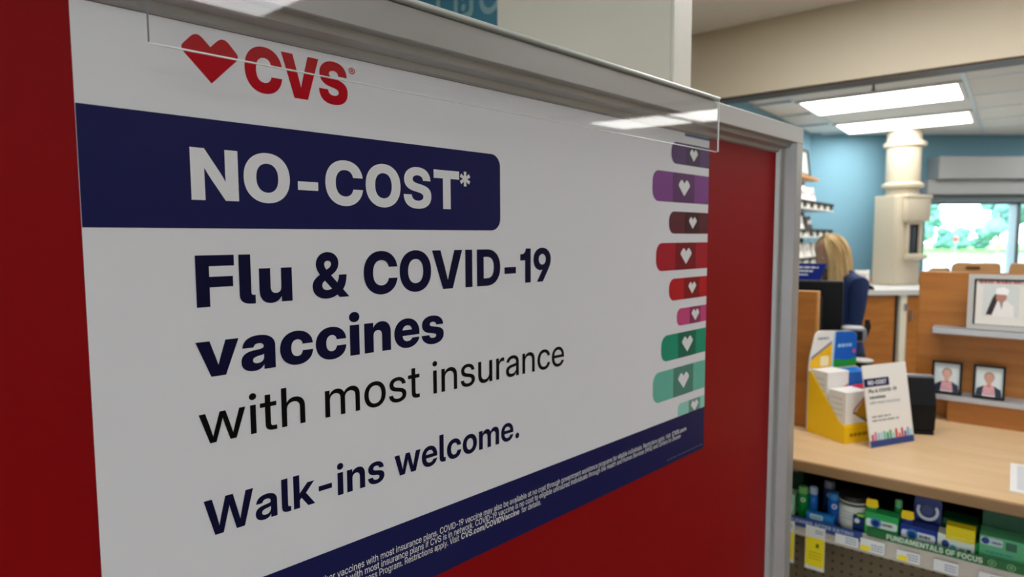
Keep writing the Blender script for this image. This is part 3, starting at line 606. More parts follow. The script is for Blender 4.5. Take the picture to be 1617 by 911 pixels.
'q': (582, '520,-204 422,-204 422,79 420,79 404,53~ 359,12~ 299,-10~ 262,-10 195,-10~ 93,58~ 37,180~ 37,261 37,342~ 94,464~ 195,532~ 262,532 299,532~ 361,509~ 407,470~ 422,445 425,445 425,522 520,522|280,74 326,74~ 392,121~ 428,205~ 428,261 428,318~ 392,401~ 326,447~ 280,447 236,447~ 171,403~ 135,320~ 135,261 135,202~ 171,119~ 237,74~'),
'r': (344, '63,0 63,522 156,522 156,439 158,439 173,481~ 237,529~ 286,529 297,529~ 318,528~ 325,527 325,434 319,435~ 289,439~ 271,439 241,439~ 190,412~ 160,356~ 160,315 160,0'),
's': (496, '251,-12 193,-12~ 101,25~ 43,97~ 38,152 133,156 139,113~ 198,68~ 249,68 301,68~ 360,110~ 360,142 360,169~ 320,203~ 284,211 198,230 125,247~ 51,321~ 51,378 51,424~ 101,494~ 189,533~ 248,533 305,533~ 392,493~ 443,422~ 447,372 355,368 352,404~ 297,454~ 249,454 203,454~ 148,412~ 148,380 148,353~ 189,319~ 227,310 313,291 388,274~ 459,203~ 459,147 459,98~ 405,27~ 311,-12~'),
't': (326, '300,522 300,441 8,441 8,522|97,661 194,661 194,135 194,105~ 219,80~ 251,80 261,80~ 289,81~ 299,81 303,1 290,0~ 255,-2~ 239,-2 168,-2~ 97,62~ 97,124'),
'u': (565, '250,-9 197,-9~ 112,37~ 63,128~ 63,196 63,522 160,522 160,206 160,143~ 221,78~ 276,78 312,78~ 371,108~ 405,170~ 405,218 405,522 502,522 502,0 408,0 407,128 428,128 403,58~ 313,-9~'),
'v': (532, '215,0 15,522 120,522 226,229 242,187~ 267,104~ 280,63 255,63 268,104~ 293,187~ 308,229 413,522 517,522 317,0'),
'w': (779, '178,0 17,522 119,522 180,303 194,250~ 223,136~ 237,77 223,77 237,136~ 266,250~ 281,303 343,522 437,522 498,303 513,250~ 541,136~ 556,77 541,77 555,136~ 584,250~ 598,303 660,522 763,522 602,0 501,0 435,230 425,265~ 406,337~ 388,410~ 379,446 401,446 392,410~ 373,337~ 354,265~ 344,230 277,0'),
'x': (522, '16,0 231,300 230,234 28,522 139,522 204,426 226,393~ 264,329~ 284,298 241,298 261,329~ 300,393~ 322,426 387,522 497,522 294,233 294,300 506,0 395,0 319,111 298,143~ 260,204~ 240,235 283,235 263,204~ 225,143~ 203,111 127,0'),
'y': (532, '65,-202 71,-120 115,-121 134,-122~ 163,-111~ 185,-82~ 194,-58 217,2 15,522 120,522 227,229 242,187~ 268,104~ 281,63 253,63 266,104~ 293,187~ 307,229 414,522 517,522 281,-89 266,-127~ 222,-179~ 164,-205~ 128,-205 111,-205~ 79,-203~'),
'z': (503, '49,0 49,71 331,435 331,438 52,438 52,522 450,522 450,448 174,87 174,84 454,84 454,0'),
'®': (640, '320,169 261,169~ 158,213~ 80,292~ 36,395~ 36,453 36,512~ 80,615~ 158,693~ 261,737~ 320,737 379,737~ 482,693~ 560,615~ 604,512~ 604,453 604,395~ 560,292~ 482,213~ 379,169~|320,239 379,239~ 476,297~ 534,394~ 534,453 534,512~ 476,610~ 379,667~ 320,667 261,667~ 163,610~ 105,512~ 105,453 105,394~ 163,297~ 261,239~|371,324 310,443 380,443 443,324|216,324 216,585 334,585 364,585~ 409,564~ 435,524~ 435,496 435,469~ 408,430~ 361,408~ 330,408 256,408 256,460 326,460 344,460~ 367,480~ 367,497 367,513~ 344,531~ 326,531 282,531 282,324'),
' ': (269, '')}}
# ================================================================== SETTING
ZS, ZP = 2.565, 2.46               # store and pharmacy ceiling slabs
def pstruct(name, mb, m, loc=(0, 0, 0), rot=0.0):
    return struct(put(obj(name, mb, m), loc, rot, True))
pstruct('floor', MB().box(-7, -7, -0.1, 6, 12.2, 0), M_FLOOR)
pstruct('floor', MB().box(-1.39, 3.1, 0.0, 5.9, 6.0, 0.004), M_BOUNCEFLOOR)  # unseen pale layer added to bounce light onto the pharmacy ceiling
ceil_store = pstruct('ceiling', MB().box(-7, -7, ZS, 6, 2.97, ZS + 0.12), M_TILE)
ceil_pharm = pstruct('ceiling', MB().box(-1.5, 3.1, ZP, 6, 12.2, ZP + 0.12), M_TILE)
pstruct('wall_soffit', MB().box(-1.39, 2.97, 2.245, 6, 3.1, ZS + 0.12), M_BEIGE)
pstruct('wall_partition', MB().box(-7, 2.97, 0, -1.39, 3.1, ZS + 0.12), M_BEIGE)
pstruct('trim_1', MB().box(-1.38, 2.985, 2.236, 5.9, 3.09, 2.245), M_TRIMDARK)
pstruct('wall_left', MB().box(-1.5, 3.1, 0, -1.39, 5.9, ZP + 0.12), M_BLUEWALL)
pstruct('wall_right', MB().box(6, -7, 0, 6.1, 12.2, ZS + 0.12), M_BEIGE)
WX0, WX1 = -1.6, 2.0
pstruct('wall_rear', MB().box(-7, -7.1, 0, WX0, -7, ZS + 0.12).box(WX1, -7.1, 0, 6, -7, ZS + 0.12).box(WX0, -7.1, 0, WX1, -7, 0.45).box(WX0, -7.1, 2.25, WX1, -7, ZS + 0.12), M_BEIGE)
fillwin = pstruct('fill_window', MB().box(WX0, -7.08, 0.45, WX1, -7.02, 0.50).box(WX0, -7.08, 2.20, WX1, -7.02, 2.25).box(WX0, -7.08, 0.50, WX0 + 0.05, -7.02, 2.20).box(WX1 - 0.05, -7.08, 0.50, WX1, -7.02, 2.20), M_WINFRAME)  # unseen window added to throw frontal daylight on counter and partition
obj('pane', MB().box(WX0 + 0.05, -7.052, 0.50, 0.18, -7.048, 2.20), M_GLASS2, fillwin)
obj('pane', MB().box(0.22, -7.052, 0.50, WX1 - 0.05, -7.048, 2.20), M_GLASS2, fillwin)
obj('mullion', MB().box(0.18, -7.08, 0.50, 0.22, -7.02, 2.20), M_WINFRAME, fillwin)
pstruct('ground', MB().box(-40, -70, -0.22, 40, -7.1, -0.12), M_ROAD)
pstruct('wall_far_left', MB().box(-7.1, -7, 0, -7, 3.1, ZS + 0.12), M_BEIGE)
# back wall: x runs along the wall from the corner, y outwards
BW0, BWR = (-1.39, 5.765, 0), math.radians(39.95)
S0, S1, W0, W1 = 0.99, 2.62, 1.02, 1.885
bwall = MB()
bwall.box(-0.1, 0, 0, S0, 0.16, ZP + 0.12).box(S1, 0, 0, 9.8, 0.16, ZP + 0.12)
bwall.box(S0, 0, 0, S1, 0.16, W0).box(S0, 0, W1, S1, 0.16, ZP + 0.12)
pstruct('wall_back', bwall, M_BLUEWALL, BW0, BWR)
win = pstruct('window_1', MB().box(S0, 0.03, W0, S0 + 0.035, 0.11, W1).box(S1 - 0.04, 0.03, W0, S1, 0.11, W1)
              .box(S0, 0.03, W0, S1, 0.11, W0 + 0.04).box(S0, 0.03, W1 - 0.016, S1, 0.11, W1), M_WINFRAME, BW0, BWR)
obj('mullion', MB().box(1.812, 0.025, W0 + 0.04, 1.850, 0.115, W1 - 0.016), M_WINFRAME, win)
obj('pane', MB().box(S0 + 0.035, 0.06, W0 + 0.04, 1.812, 0.064, W1 - 0.016), M_GLASS, win)
obj('pane', MB().box(1.850, 0.06, W0 + 0.04, S1 - 0.04, 0.064, W1 - 0.016), M_GLASS, win)
obj('window_sill', MB().cbox(S0 - 0.05, -0.09, W0 - 0.03, S1 + 0.05, 0.0, W0, 0.006), M_GREYMETAL, win)
obj('header_box', MB().cbox(1.0, -0.15, 2.068, S1 + 0.1, 0.0, 2.252, 0.008), M_GREYMETAL, win, label='long grey metal shutter box above the drive-through window')
obj('header_rail', MB().cbox(0.95, -0.09, 1.946, S1 + 0.08, 0.0, 2.066, 0.006), M_GREYMETAL, win)
obj('header_track', MB().box(0.97, -0.035, 1.885, S1 + 0.05, 0.0, 1.945), M_WINFRAME, win)
# ceiling tiles and grid, pharmacy side
TX, TY, GX, GY = 0.87, 0.51, -0.264, 4.30
lamp_cells = {(-1, 0), (-1, 2), (2, 0), (3, 0), (1, 4), (3, 4)}
tile_me = MB().cbox(0.012, 0.012, 0.0, TX - 0.012, TY - 0.012, 0.02, 0.003).mesh('ceiling_tile')
tile_me.materials.append(M_TILE)
for i in range(-2, 4):
    for j in range(-2, 7):
        if (i, j) in lamp_cells: continue
        x, y = GX + i * TX, GY + j * TY
        if x < -1.39: continue
        o = bpy.data.objects.new('ceiling_tile', tile_me)
        COL.objects.link(o); o.parent = ceil_pharm; o.location = (x, y, ZP - 0.014)
for i in range(-1, 5):
    obj('ceiling_grid_bar', MB().box(GX + i * TX - 0.012, 3.12, ZP - 0.018, GX + i * TX + 0.012, 8.0, ZP - 0.002), M_TBAR, ceil_pharm)
for j in range(-2, 8):
    obj('ceiling_grid_bar', MB().box(-1.385, GY + j * TY - 0.008, ZP - 0.016, 4.0, GY + j * TY + 0.008, ZP - 0.003), M_TBAR, ceil_pharm)
# store side
stile = MB().cbox(0.006, 0.006, 0.0, 1.214, 0.604, 0.02, 0.003).mesh('ceiling_tile')
stile.materials.append(M_TILE)
for i in range(-4, 1):
    for j in range(-5, 0):
        o = bpy.data.objects.new('ceiling_tile', stile)
        COL.objects.link(o); o.parent = ceil_store; o.location = (-0.45 + i * 1.22, 2.96 + j * 0.61, ZS - 0.012)
for i in range(-4, 2):
    obj('ceiling_grid_bar', MB().box(-0.45 + i * 1.22 - 0.012, -0.1, ZS - 0.016, -0.45 + i * 1.22 + 0.012, 2.96, ZS - 0.001), M_LAMPFRAME, ceil_store)

def troffer(name, label, group, x0, y0, x1, y1, z, lens, pharm):
    t = thing(name, label, 'ceiling light', ((x0 + x1) / 2, (y0 + y1) / 2, z - 0.03), 0, pharm, group)
    a, b = (x1 - x0) / 2, (y1 - y0) / 2
    e = 0.022
    obj('light_frame', MB().box(-a, -b, 0, a, -b + e, 0.03).box(-a, b - e, 0, a, b, 0.03).box(-a, -b + e, 0, -a + e, b - e, 0.03).box(a - e, -b + e, 0, a, b - e, 0.03), M_LAMPFRAME, t)
    mb = MB()
    L = rrect(-a + e, -b + e, a - e, b - e, 0.03)
    mb.prism(L, lambda u, v: (u, v, 0.006), lambda u, v: (u, v, 0.02))
    obj('lens', mb, lens, t)
    return t
PL = {(-1, 0): 'long lit ceiling light nearer the soffit, above the blue-walled pharmacy', (-1, 2): 'lit ceiling light farther back, just above the cream tube', (2, 0): 'lit pharmacy light right of the picture, mirrored at the acrylic edge', (3, 0): 'lit pharmacy light farthest right in the row mirrored by the acrylic', (1, 4): 'lit light over the pharmacy bay right of the window', (3, 4): 'lit light in the far right corner of the pharmacy'}
for k, (i, j) in enumerate(sorted(lamp_cells)):
    lab = PL[(i, j)]
    troffer('ceiling_light', lab, 'pharmacy ceiling lights', GX + i * TX + 0.004, GY + j * TY - 0.015, GX + (i + 1) * TX - 0.012, GY + (j + 1) * TY + 0.015, ZP, M_PHARMLENS, True)
for x, y, lab in ((1.96, 0.85, 'lit store light right of the poster, mirrored at the top left of the acrylic'), (0.75, -1.0, 'unseen store light nearly above the camera, placed to brighten the poster'), (1.96, -4.2, 'unseen fill light added in the rear of the store, nearest the added window'), (-1.3, -0.3, 'unseen light added behind the red display stand to brighten the cream divider')):  # fixtures after the mirrored one are unseen, placed for extra brightness
    troffer('store_ceiling_light', lab, 'store ceiling lights', x - 0.30, y - 0.61, x + 0.30, y + 0.61, ZS, M_STORELENS, False)
troffer('store_ceiling_light', 'unseen store ceiling light before the pharmacy counter, enlarged to brighten it', 'store ceiling lights', -1.02, 1.70, 0.52, 2.36, ZS, M_STORELENS, False)  # unseen fixture, placed and enlarged to brighten counter and soffit
# small sprinkler under the pharmacy ceiling
sp = thing('sprinkler', 'small metal sprinkler under the pharmacy ceiling before the lights', 'sprinkler', (-0.661, 4.05, ZP - 0.058), 0, True)
obj('escutcheon', MB().lathe([(0.02, 0.036), (0.02, 0.044)], 0, 0, 0, 14), M_GREY, sp)
obj('sprinkler_head', MB().lathe([(0.012, 0.0), (0.014, 0.003), (0.006, 0.008), (0.006, 0.036)], 0, 0, 0, 12), M_DARK, sp)

# ================================================================== END PANEL WITH POSTER
X0 = -0.55
panel = thing('display_stand', 'freestanding red display panel in a brushed grey metal frame', 'display stand', (X0, 0.573, 0))
PY0, PY1 = -0.1755, 1.322             # inner edges
oy = -0.573                            # world y -> local y
def pl(x, y, z): return (x - X0, y + oy, z)
obj('red_sheet', MB().box(-0.02, PY0 - 0.01 + oy, 0.10, 0.0, PY1 + 0.01 + oy, 1.785), M_RED, panel, label='glossy dark red sheet')
rail = [(-0.60, 1.823), (-0.517, 1.823), (-0.516, 1.822), (-0.516, 1.792), (-0.517, 1.791), (-0.527, 1.7905), (-0.529, 1.783), (-0.543, 1.780), (-0.545, 1.774), (-0.5495, 1.772), (-0.5495, 1.79), (-0.60, 1.79)]
obj('top_rail', MB().prism(rail, lambda u, v: pl(u, PY0 - 0.051, v), lambda u, v: pl(u, PY1 + 0.051, v)), M_STEEL, panel)
post = [(-0.60, 1.373), (-0.517, 1.373), (-0.516, 1.372), (-0.516, 1.343), (-0.517, 1.342), (-0.537, 1.339), (-0.539, 1.337), (-0.5405, 1.325), (-0.5425, 1.323), (-0.5495, 1.320), (-0.5495, 1.345), (-0.60, 1.345)]
obj('post', MB().prism(post, lambda u, v: pl(u, v, 0.03), lambda u, v: pl(u, v, 1.7905)), M_STEEL, panel)
mid = (PY0 + PY1)
obj('post', MB().prism(post, lambda u, v: pl(u, mid - v, 0.03), lambda u, v: pl(u, mid - v, 1.7905)), M_STEEL, panel)
obj('bottom_rail', MB().cbox(-0.05, PY0 - 0.05 + oy, 0.03, 0.034, PY1 + 0.05 + oy, 0.10, 0.003), M_STEEL, panel)
for yy in (PY0 - 0.03, PY1 + 0.03):
    obj('foot', MB().cbox(-0.22, yy - 0.03 + oy, 0, 0.18, yy + 0.03 + oy, 0.03, 0.006), M_STEEL, panel)

# poster: local frame u = world y, v = world z, raised h towards the aisle
poster = thing('vaccine_poster', 'white no-cost vaccine poster with navy band stuck on the red panel', 'poster', (X0, 0.573, 1.2205))
YL, YR, ZB, ZT = 0.108, 1.0385, 1.2205, 1.788
def pm(u, v, h): return (0.0004 + h, u + oy, v - 1.2205)
obj('sheet', MB().box(0.0002, YL + oy, 0, 0.0008, YR + oy, 1.7715 - ZB), M_SHEET, poster)
H1, H2, H3 = 0.0007, 0.0010, 0.0013
flat(poster, 'navy_band', [[rrect(YL + 0.0002, 1.609, 0.531, 1.698, 0.014, (0, 1, 1, 0))]], pm, H1, M_NAVY)
flat(poster, 'navy_footer', [[rrect(YL + 0.0002, ZB + 0.0002, YR - 0.0002, 1.2965, 0.001, (0, 0, 0, 0))]], pm, H2, M_NAVY)
flat(poster, 'logo_heart', [[heart(0.181, 1.727, 0.226, 1.7645)]], pm, H1, M_LOGO)
flat(poster, 'lettering', text_shapes('CVS', 'black', 0.231, 1.7262, 0.0383, 0.329, track=-28), pm, H1, M_LOGO, label='red capital letters')
flat(poster, 'registered_mark', text_shapes('\u00ae', 'reg', 0.3305, 1.7555, 0.0075, 0.3375), pm, H1, M_LOGO)
flat(poster, 'lettering', text_shapes('NO-COST', 'bold', 0.184, 1.632, 0.0420, 0.467, track=8), pm, H2, M_PWHITE, label='bold white letters')
flat(poster, 'lettering', text_shapes('*', 'bold', 0.468, 1.6455, 0.0290, 0.4835), pm, H2, M_PWHITE)
flat(poster, 'lettering', text_shapes('Flu & COVID-19', 'bold', 0.1845, 1.5440, 0.0428, 0.622), pm, H1, M_INK)
flat(poster, 'lettering', text_shapes('vaccines', 'bold', 0.182, 1.4852, 0.0424, 0.4425), pm, H1, M_INK)
flat(poster, 'lettering', text_shapes('with most insurance', 'reg', 0.182, 1.4290, 0.0358, 0.649), pm, H1, M_BLACKINK)
flat(poster, 'lettering', text_shapes('Walk-ins welcome.', 'semi', 0.183, 1.3490, 0.0315, 0.562), pm, H1, M_INK)
# small print in the footer
def small(s, base, cap, ref, uref, uend, font='reg', name='small_print'):
    """the substring starting with ref begins at uref; the line ends at uend"""
    i = s.index(ref)
    def wid(t): return sum(FONT[font][c][0] for c in t)
    sx = (uend - uref) / wid(s[i:])
    u0 = uref - wid(s[:i]) * sx
    flat(poster, name, text_shapes(s, font, u0, base, cap, seg=2, width=sx), pm, H3, M_PWHITE)
small('flu and other vaccines with most insurance plans. COVID-19 vaccine may also be available at no cost through government assistance programs for eligible individuals. Restrictions apply. Visit', 1.2668, 0.0074, 'with', 0.337, 0.925)
flat(poster, 'small_print', text_shapes('CVS.com', 'semi', 0.929, 1.2668, 0.0074, 0.975, seg=2), pm, H3, M_PWHITE)
small('at no cost with most insurance plans if CVS is in network. COVID-19 vaccine is no cost to eligible uninsured individuals through the Health and Human Services (HHS) and Centers for Disease', 1.2582, 0.0074, 'with most', 0.318, 0.958)
small('Access Program. Restrictions apply. Visit', 1.2497, 0.0074, 'Restrictions', 0.384, 0.461)
flat(poster, 'small_print', text_shapes('CVS.com/COVIDVaccine', 'semi', 0.464, 1.2497, 0.0074, 0.561, seg=2), pm, H3, M_PWHITE)
flat(poster, 'small_print', text_shapes('for details.', 'reg', 0.565, 1.2497, 0.0074, 0.602, seg=2), pm, H3, M_PWHITE)
dash = []
uu = 0.914
while uu < 1.028:
    w = random.uniform(0.004, 0.012)
    dash.append([rrect(uu, 1.2283, uu + w, 1.2297, 0.0003, (0, 0, 0, 0))]); uu += w + 0.003
flat(poster, 'small_print', dash, pm, H3, M_PGREY)
# plaster strips along the right edge (cut by the edge of the sheet)
STRIPS = [('blue', 0.955, 1.7663, 1.7710, (24, 84, 140), None),
          ('purple', 0.914, 1.719, 1.754, (84, 44, 104), (0.962, 1.007)), ('violet', 0.860, 1.657, 1.705, (132, 62, 140), (0.921, 0.989)),
          ('maroon', 0.910, 1.606, 1.642, (98, 30, 44), (0.962, 1.008)), ('crimson', 0.873, 1.546, 1.591, (178, 14, 40), (0.932, 0.997)),
          ('red', 0.913, 1.496, 1.532, (194, 20, 34), (0.962, 1.012)), ('pink', 0.939, 1.452, 1.481, (208, 74, 132), (0.981, 1.018)),
          ('green', 0.892, 1.397, 1.440, (0, 152, 120), (0.945, 1.003)), ('teal', 0.869, 1.332, 1.382, (104, 190, 170), (0.931, 0.996)),
          ('mint', 0.947, 1.2965, 1.318, (150, 214, 198), (0.983, 1.022))]
for nm, l, zb, zt, c, sq in STRIPS:
    hgt = zt - zb
    full = rrect(l, zb, YR - 0.0002, zt, min(hgt * 0.42, 0.017), (0, 0, 0, 0) if nm == 'blue' else ((0, 0, 0, 1) if nm == 'mint' else (1, 0, 0, 1)))
    s = flat(poster, 'plaster_strip', [[full]], pm, H1, col(c), label=nm + ' sticking plaster printed at the edge')
    if not sq: continue
    dk = tuple(int(v * 0.72) for v in c)
    flat(s, 'plaster_pad', [[rrect(sq[0], zb, sq[1], zt, 0.001, (0, 0, 0, 0))]], pm, H2, col(dk))
    cu = (sq[0] + sq[1]) / 2
    hw = (0.036 if hgt > 0.04 else 0.026) / 2
    hh = 0.027 if hgt > 0.04 else 0.020
    cz = (zb + zt) / 2 + (0.0 if nm != 'mint' else -0.002)
    hl = heart(cu - hw, cz - hh / 2, cu + hw, cz + hh / 2)
    if nm == 'mint': hl = [(u, max(v, 1.2966)) for u, v in hl]
    flat(s, 'heart', [[hl]], pm, H3, M_PWHITE)

# clear acrylic holder hooked over the top rail
holder = thing('acrylic_holder', 'clear acrylic sign holder hooked over the top rail of the red panel', 'sign holder', (-0.513, 0.573, 1.741))
HA, HB = 0.148 + oy, 0.998 + oy
def hp(x, y, z): return (x + 0.513, y, z - 1.741)
def hbox(x0, y0, z0, x1, y1, z1): return MB().box(x0 + 0.513, y0, z0 - 1.741, x1 + 0.513, y1, z1 - 1.741)
obj('front_sheet', MB().add([hp(-0.5152, HA, 1.741), hp(-0.5152, HB, 1.741), hp(-0.5125, HB, 1.826), hp(-0.5125, HA, 1.826)], [(0, 1, 2, 3)]), M_ACRYL, holder, recalc=False)
obj('top_fold', hbox(-0.602, HA, 1.8245, -0.5135, HB, 1.8275), M_ACRYLEDGE, holder)
obj('fold_glint', MB().tube([hp(-0.5118, HA, 1.8268), hp(-0.5118, HB, 1.8268)], 0.0024, 10), M_ACRYLEDGE, holder, True)  # white bead added to imitate the bright glint along the fold
obj('back_sheet', hbox(-0.6045, HA, 1.76, -0.602, HB, 1.8275), M_ACRYL, holder)
obj('bottom_edge', hbox(-0.5162, HA, 1.7402, -0.5142, HB, 1.7412), M_ACRYLEDGE, holder)
obj('side_edge', hbox(-0.5135, HA - 0.0008, 1.741, -0.5118, HA, 1.826), M_GREY, holder)
obj('side_edge', hbox(-0.5135, HB, 1.741, -0.5118, HB + 0.0012, 1.826), M_ACRYLEDGE, holder)
# scrap of pale blue tape left on the top of the holder
tp = MB()
tl = []
for k in range(9):
    tl.append((0.565 + 0.006 * k, 0.0006 + 0.004 * abs(math.sin(k * 1.9)) * (1 - k / 11)))
lo = [(u, 0.0) for u, _ in reversed(tl)]
tp.prism(tl + lo, lambda u, v: (-0.0005, u - 0.59, v), lambda u, v: (0.0005, u - 0.59, v))
sc_ = tag(put(obj('tape_scrap', tp, mat('pale_blue_tape', (176, 214, 222), 0.5)), (-0.516, 0.59, 1.8276)), 'torn scrap of pale blue tape on top of the acrylic holder', 'tape')

# tall cream divider behind the red panel and the teal graphic board next to it
dv = thing('tall_divider', 'tall cream divider panel with a bright edge standing behind the red panel', 'divider', (-1.003, 1.26, 0))
obj('divider_panel', MB().box(-0.268, -0.037, 0.0, 0.262, 0.037, 2.50), M_CREAM, dv)
obj('edge_band', MB().cbox(0.262, -0.037, 0.0, 0.270, 0.037, 2.50, 0.002), M_CREAMEDGE, dv)
gb = thing('graphic_board', 'teal graphic board with pale outlined shapes beside the tall divider', 'board', (-1.65, 1.27, 0))
obj('board', MB().box(-0.36, -0.012, 0.0, 0.374, 0.012, 2.50), M_TEALBOARD, gb)
def gm(u, v, h): return (u + 1.65, -0.0125 - h, v)
def ring(lp, lp2): return [lp, list(reversed(lp2))]
flat(gb, 'printed_shape', [ring(rrect(-1.492, 2.235, -1.405, 2.42, 0.02), rrect(-1.474, 2.253, -1.423, 2.402, 0.01))], gm, 0.001, M_TEALLINE)
flat(gb, 'printed_shape', [[disc(-1.449, 2.27, 0.010)], [disc(-1.449, 2.30, 0.010)], [disc(-1.449, 2.33, 0.010)]], gm, 0.001, M_TEALLINE)
arc = [(-1.335 + 0.045 * math.cos(a), 2.27 + 0.045 * math.sin(a)) for a in [PI + PI * k / 12 for k in range(13)]]
arc2 = [(-1.335 + 0.028 * math.cos(a), 2.27 + 0.028 * math.sin(a)) for a in [PI + PI * k / 12 for k in range(13)]]
flat(gb, 'printed_shape', [[[(-1.380, 2.42)] + arc + [(-1.290, 2.42), (-1.307, 2.42)] + list(reversed(arc2)) + [(-1.363, 2.42)]]], gm, 0.001, M_TEALLINE)
flat(gb, 'printed_shape', [[rrect(-1.575, 2.29, -1.555, 2.45, 0.003)]], gm, 0.001, M_TEALLINE)

# ================================================================== COUNTER AND PRODUCT SHELF (pharmacy frame)
def bar_print(parent, mp, h, u0, u1, v, th, m, name='printed_text', n=3):
    """illegible lettering at this size: short word-length dashes"""
    sh = []; u = u0
    rnd = random.Random(int(u0 * 1e5) + int(v * 1e5))
    while u < u1 - 0.001:
        w = min(rnd.uniform(0.12, 0.35) * (u1 - u0), u1 - u)
        sh.append([rrect(u, v, u + w * 0.86, v + th, th * 0.3, (1, 1, 1, 1), 2)]); u += w
    return flat(parent, name, sh, mp, h, m)

wt = thing('counter_worktop', 'light beech counter worktop with a brown front edge', 'counter', (0, 2.4, 0.92), 0, True)
obj('worktop', MB().box(-1.35, -0.458, 0.002, 1.4, 0.42, 0.03), M_TOP, wt)
obj('front_edge_band', MB().cbox(-1.35, -0.47, 0.0, 1.4, -0.458, 0.03, 0.003), M_TOPEDGE, wt)
su = thing('product_shelf_unit', 'product shelf under the beech counter with price rail and pegboard', 'shelf unit', (0, 2.2, 0), 0, True)
obj('shelf_board', MB().box(-1.3, -0.255, 0.747, 1.35, 0.20, 0.765), M_DARK, su)
obj('back_panel', MB().box(-1.3, 0.20, 0.0, 1.35, 0.22, 0.918), M_DARK, su)
obj('side_panel', MB().box(-1.32, -0.25, 0.0, -1.3, 0.22, 0.918), M_DARK, su)
obj('side_panel', MB().box(1.35, -0.25, 0.0, 1.37, 0.22, 0.918), M_DARK, su)
obj('pegboard', MB().box(-1.3, -0.15, 0.10, 1.35, -0.142, 0.747), M_PEG, su)
obj('kick_plate', MB().box(-1.3, -0.16, 0.0, 1.35, -0.12, 0.10), M_DARK, su)
rl = [(-0.268, 0.728), (-0.255, 0.728), (-0.255, 0.778), (-0.259, 0.778), (-0.262, 0.736), (-0.268, 0.733)]
obj('price_rail', MB().prism(rl, lambda u, v: (-1.3, u, v), lambda u, v: (1.35, u, v)), M_RAIL, su)

# printed strips clipped to the rail
def strip(name, label, x0, x1, z0, z1, m):
    t = thing(name, label, 'shelf strip', ((x0 + x1) / 2, 1.9365, z0), 0, True)
    cx = (x0 + x1) / 2
    obj('strip', MB().box(x0 - cx, -0.001, 0, x1 - cx, 0.001, z1 - z0), m, t)
    return t, (lambda u, v, h: (u - cx, -0.0011 - h, v - z0))
ns, nm_ = strip('shelf_strip', 'navy printed strip along the left of the price rail', -0.66, -0.300, 0.753, 0.782, M_NAVYSTRIP)
flat(ns, 'lettering', text_shapes('CLEANER AFTER EATING', 'bold', -0.492, 0.7645, 0.0105, -0.322, seg=3), nm_, 0.0003, col((170, 186, 216)))
gs, gm_ = strip('shelf_strip', 'long green strip reading fundamentals of focus on the price rail', -0.289, 0.32, 0.776, 0.799, M_GREENSTRIP)
flat(gs, 'lettering', text_shapes('FUNDAMENTALS OF FOCUS', 'bold', -0.242, 0.7805, 0.0145, -0.032, seg=3), gm_, 0.0003, col((206, 222, 200)))
for cu in (-0.013, 0.025):
    flat(gs, 'round_icon', [ring(disc(cu, 0.7875, 0.0085), disc(cu, 0.7875, 0.0070))], gm_, 0.0003, col((150, 190, 140)))
    flat(gs, 'round_icon', [[disc(cu, 0.7875, 0.0036)]], gm_, 0.0003, col((120, 168, 112)))

def price_tag(label, x0, x1, z0, z1, ztop=None, patch=None):
    t = thing('price_tag', label, 'price tag', ((x0 + x1) / 2, 1.9285, z0), 0, True, 'price tags on the rail')
    cx = (x0 + x1) / 2
    mp = lambda u, v, h: (u - cx, -0.0007 - h, v - z0)
    obj('tag_card', MB().box(x0 - cx, -0.0006, 0, x1 - cx, 0.0006, z1 - z0), M_WHITE, t)
    w = x1 - x0
    if ztop:
        flat(t, 'yellow_field', [[rrect(x0 + 0.0012, z0 + 0.011, x1 - 0.0012, ztop, 0.001)]], mp, 0.0003, M_TAGYELLOW)
        bar_print(t, mp, 0.0006, x0 + w * .55, x0 + w * .7, ztop - 0.028, 0.012, M_INK, 'price_digits')
        for k in range(3):
            bar_print(t, mp, 0.0006, x0 + w * .2, x0 + w * .85, ztop - 0.045 - k * 0.009, 0.002, col((190, 160, 20)))
        bar_print(t, mp, 0.0003, x0 + w * .5, x0 + w * .9, z1 - 0.012, 0.003, M_PGREY)
        bar_print(t, mp, 0.0003, x0 + w * .5, x0 + w * .9, z1 - 0.019, 0.003, M_PGREY)
    else:
        for k in range(3):
            bar_print(t, mp, 0.0003, x0 + w * .45, x0 + w * .94, z0 + 0.006 + k * 0.007, 0.0025, col((110, 122, 156)))
    if patch:
        flat(t, 'yellow_field', [[rrect(x0 + w * patch[0], z0 + 0.001, x0 + w * patch[1], z0 + (z1 - z0) * patch[2], 0.002)]], mp, 0.0004, M_TAGYELLOW)
    return t
price_tag('yellow sale tag at the far left, half hidden by the metal post', -0.525, -0.474, 0.640, 0.766, 0.733)
price_tag('yellow sale tag hanging below the navy strip, fully in view', -0.444, -0.392, 0.638, 0.767, 0.734)
price_tag('plain white price tag under the white jar, left of the green strip', -0.366, -0.308, 0.737, 0.764)
price_tag('white price tag with yellow corner under the left end of the green strip', -0.303, -0.244, 0.736, 0.770, None, (0.02, 0.42, 0.45))
price_tag('white price tag with a yellow corner below the blue gum carton', -0.216, -0.163, 0.736, 0.764, None, (0.05, 0.5, 0.5))
price_tag('white price tag without yellow below the white gum carton', -0.133, -0.080, 0.734, 0.764)
price_tag('white price tag farthest right, below the mint green carton', -0.038, 0.015, 0.734, 0.762)

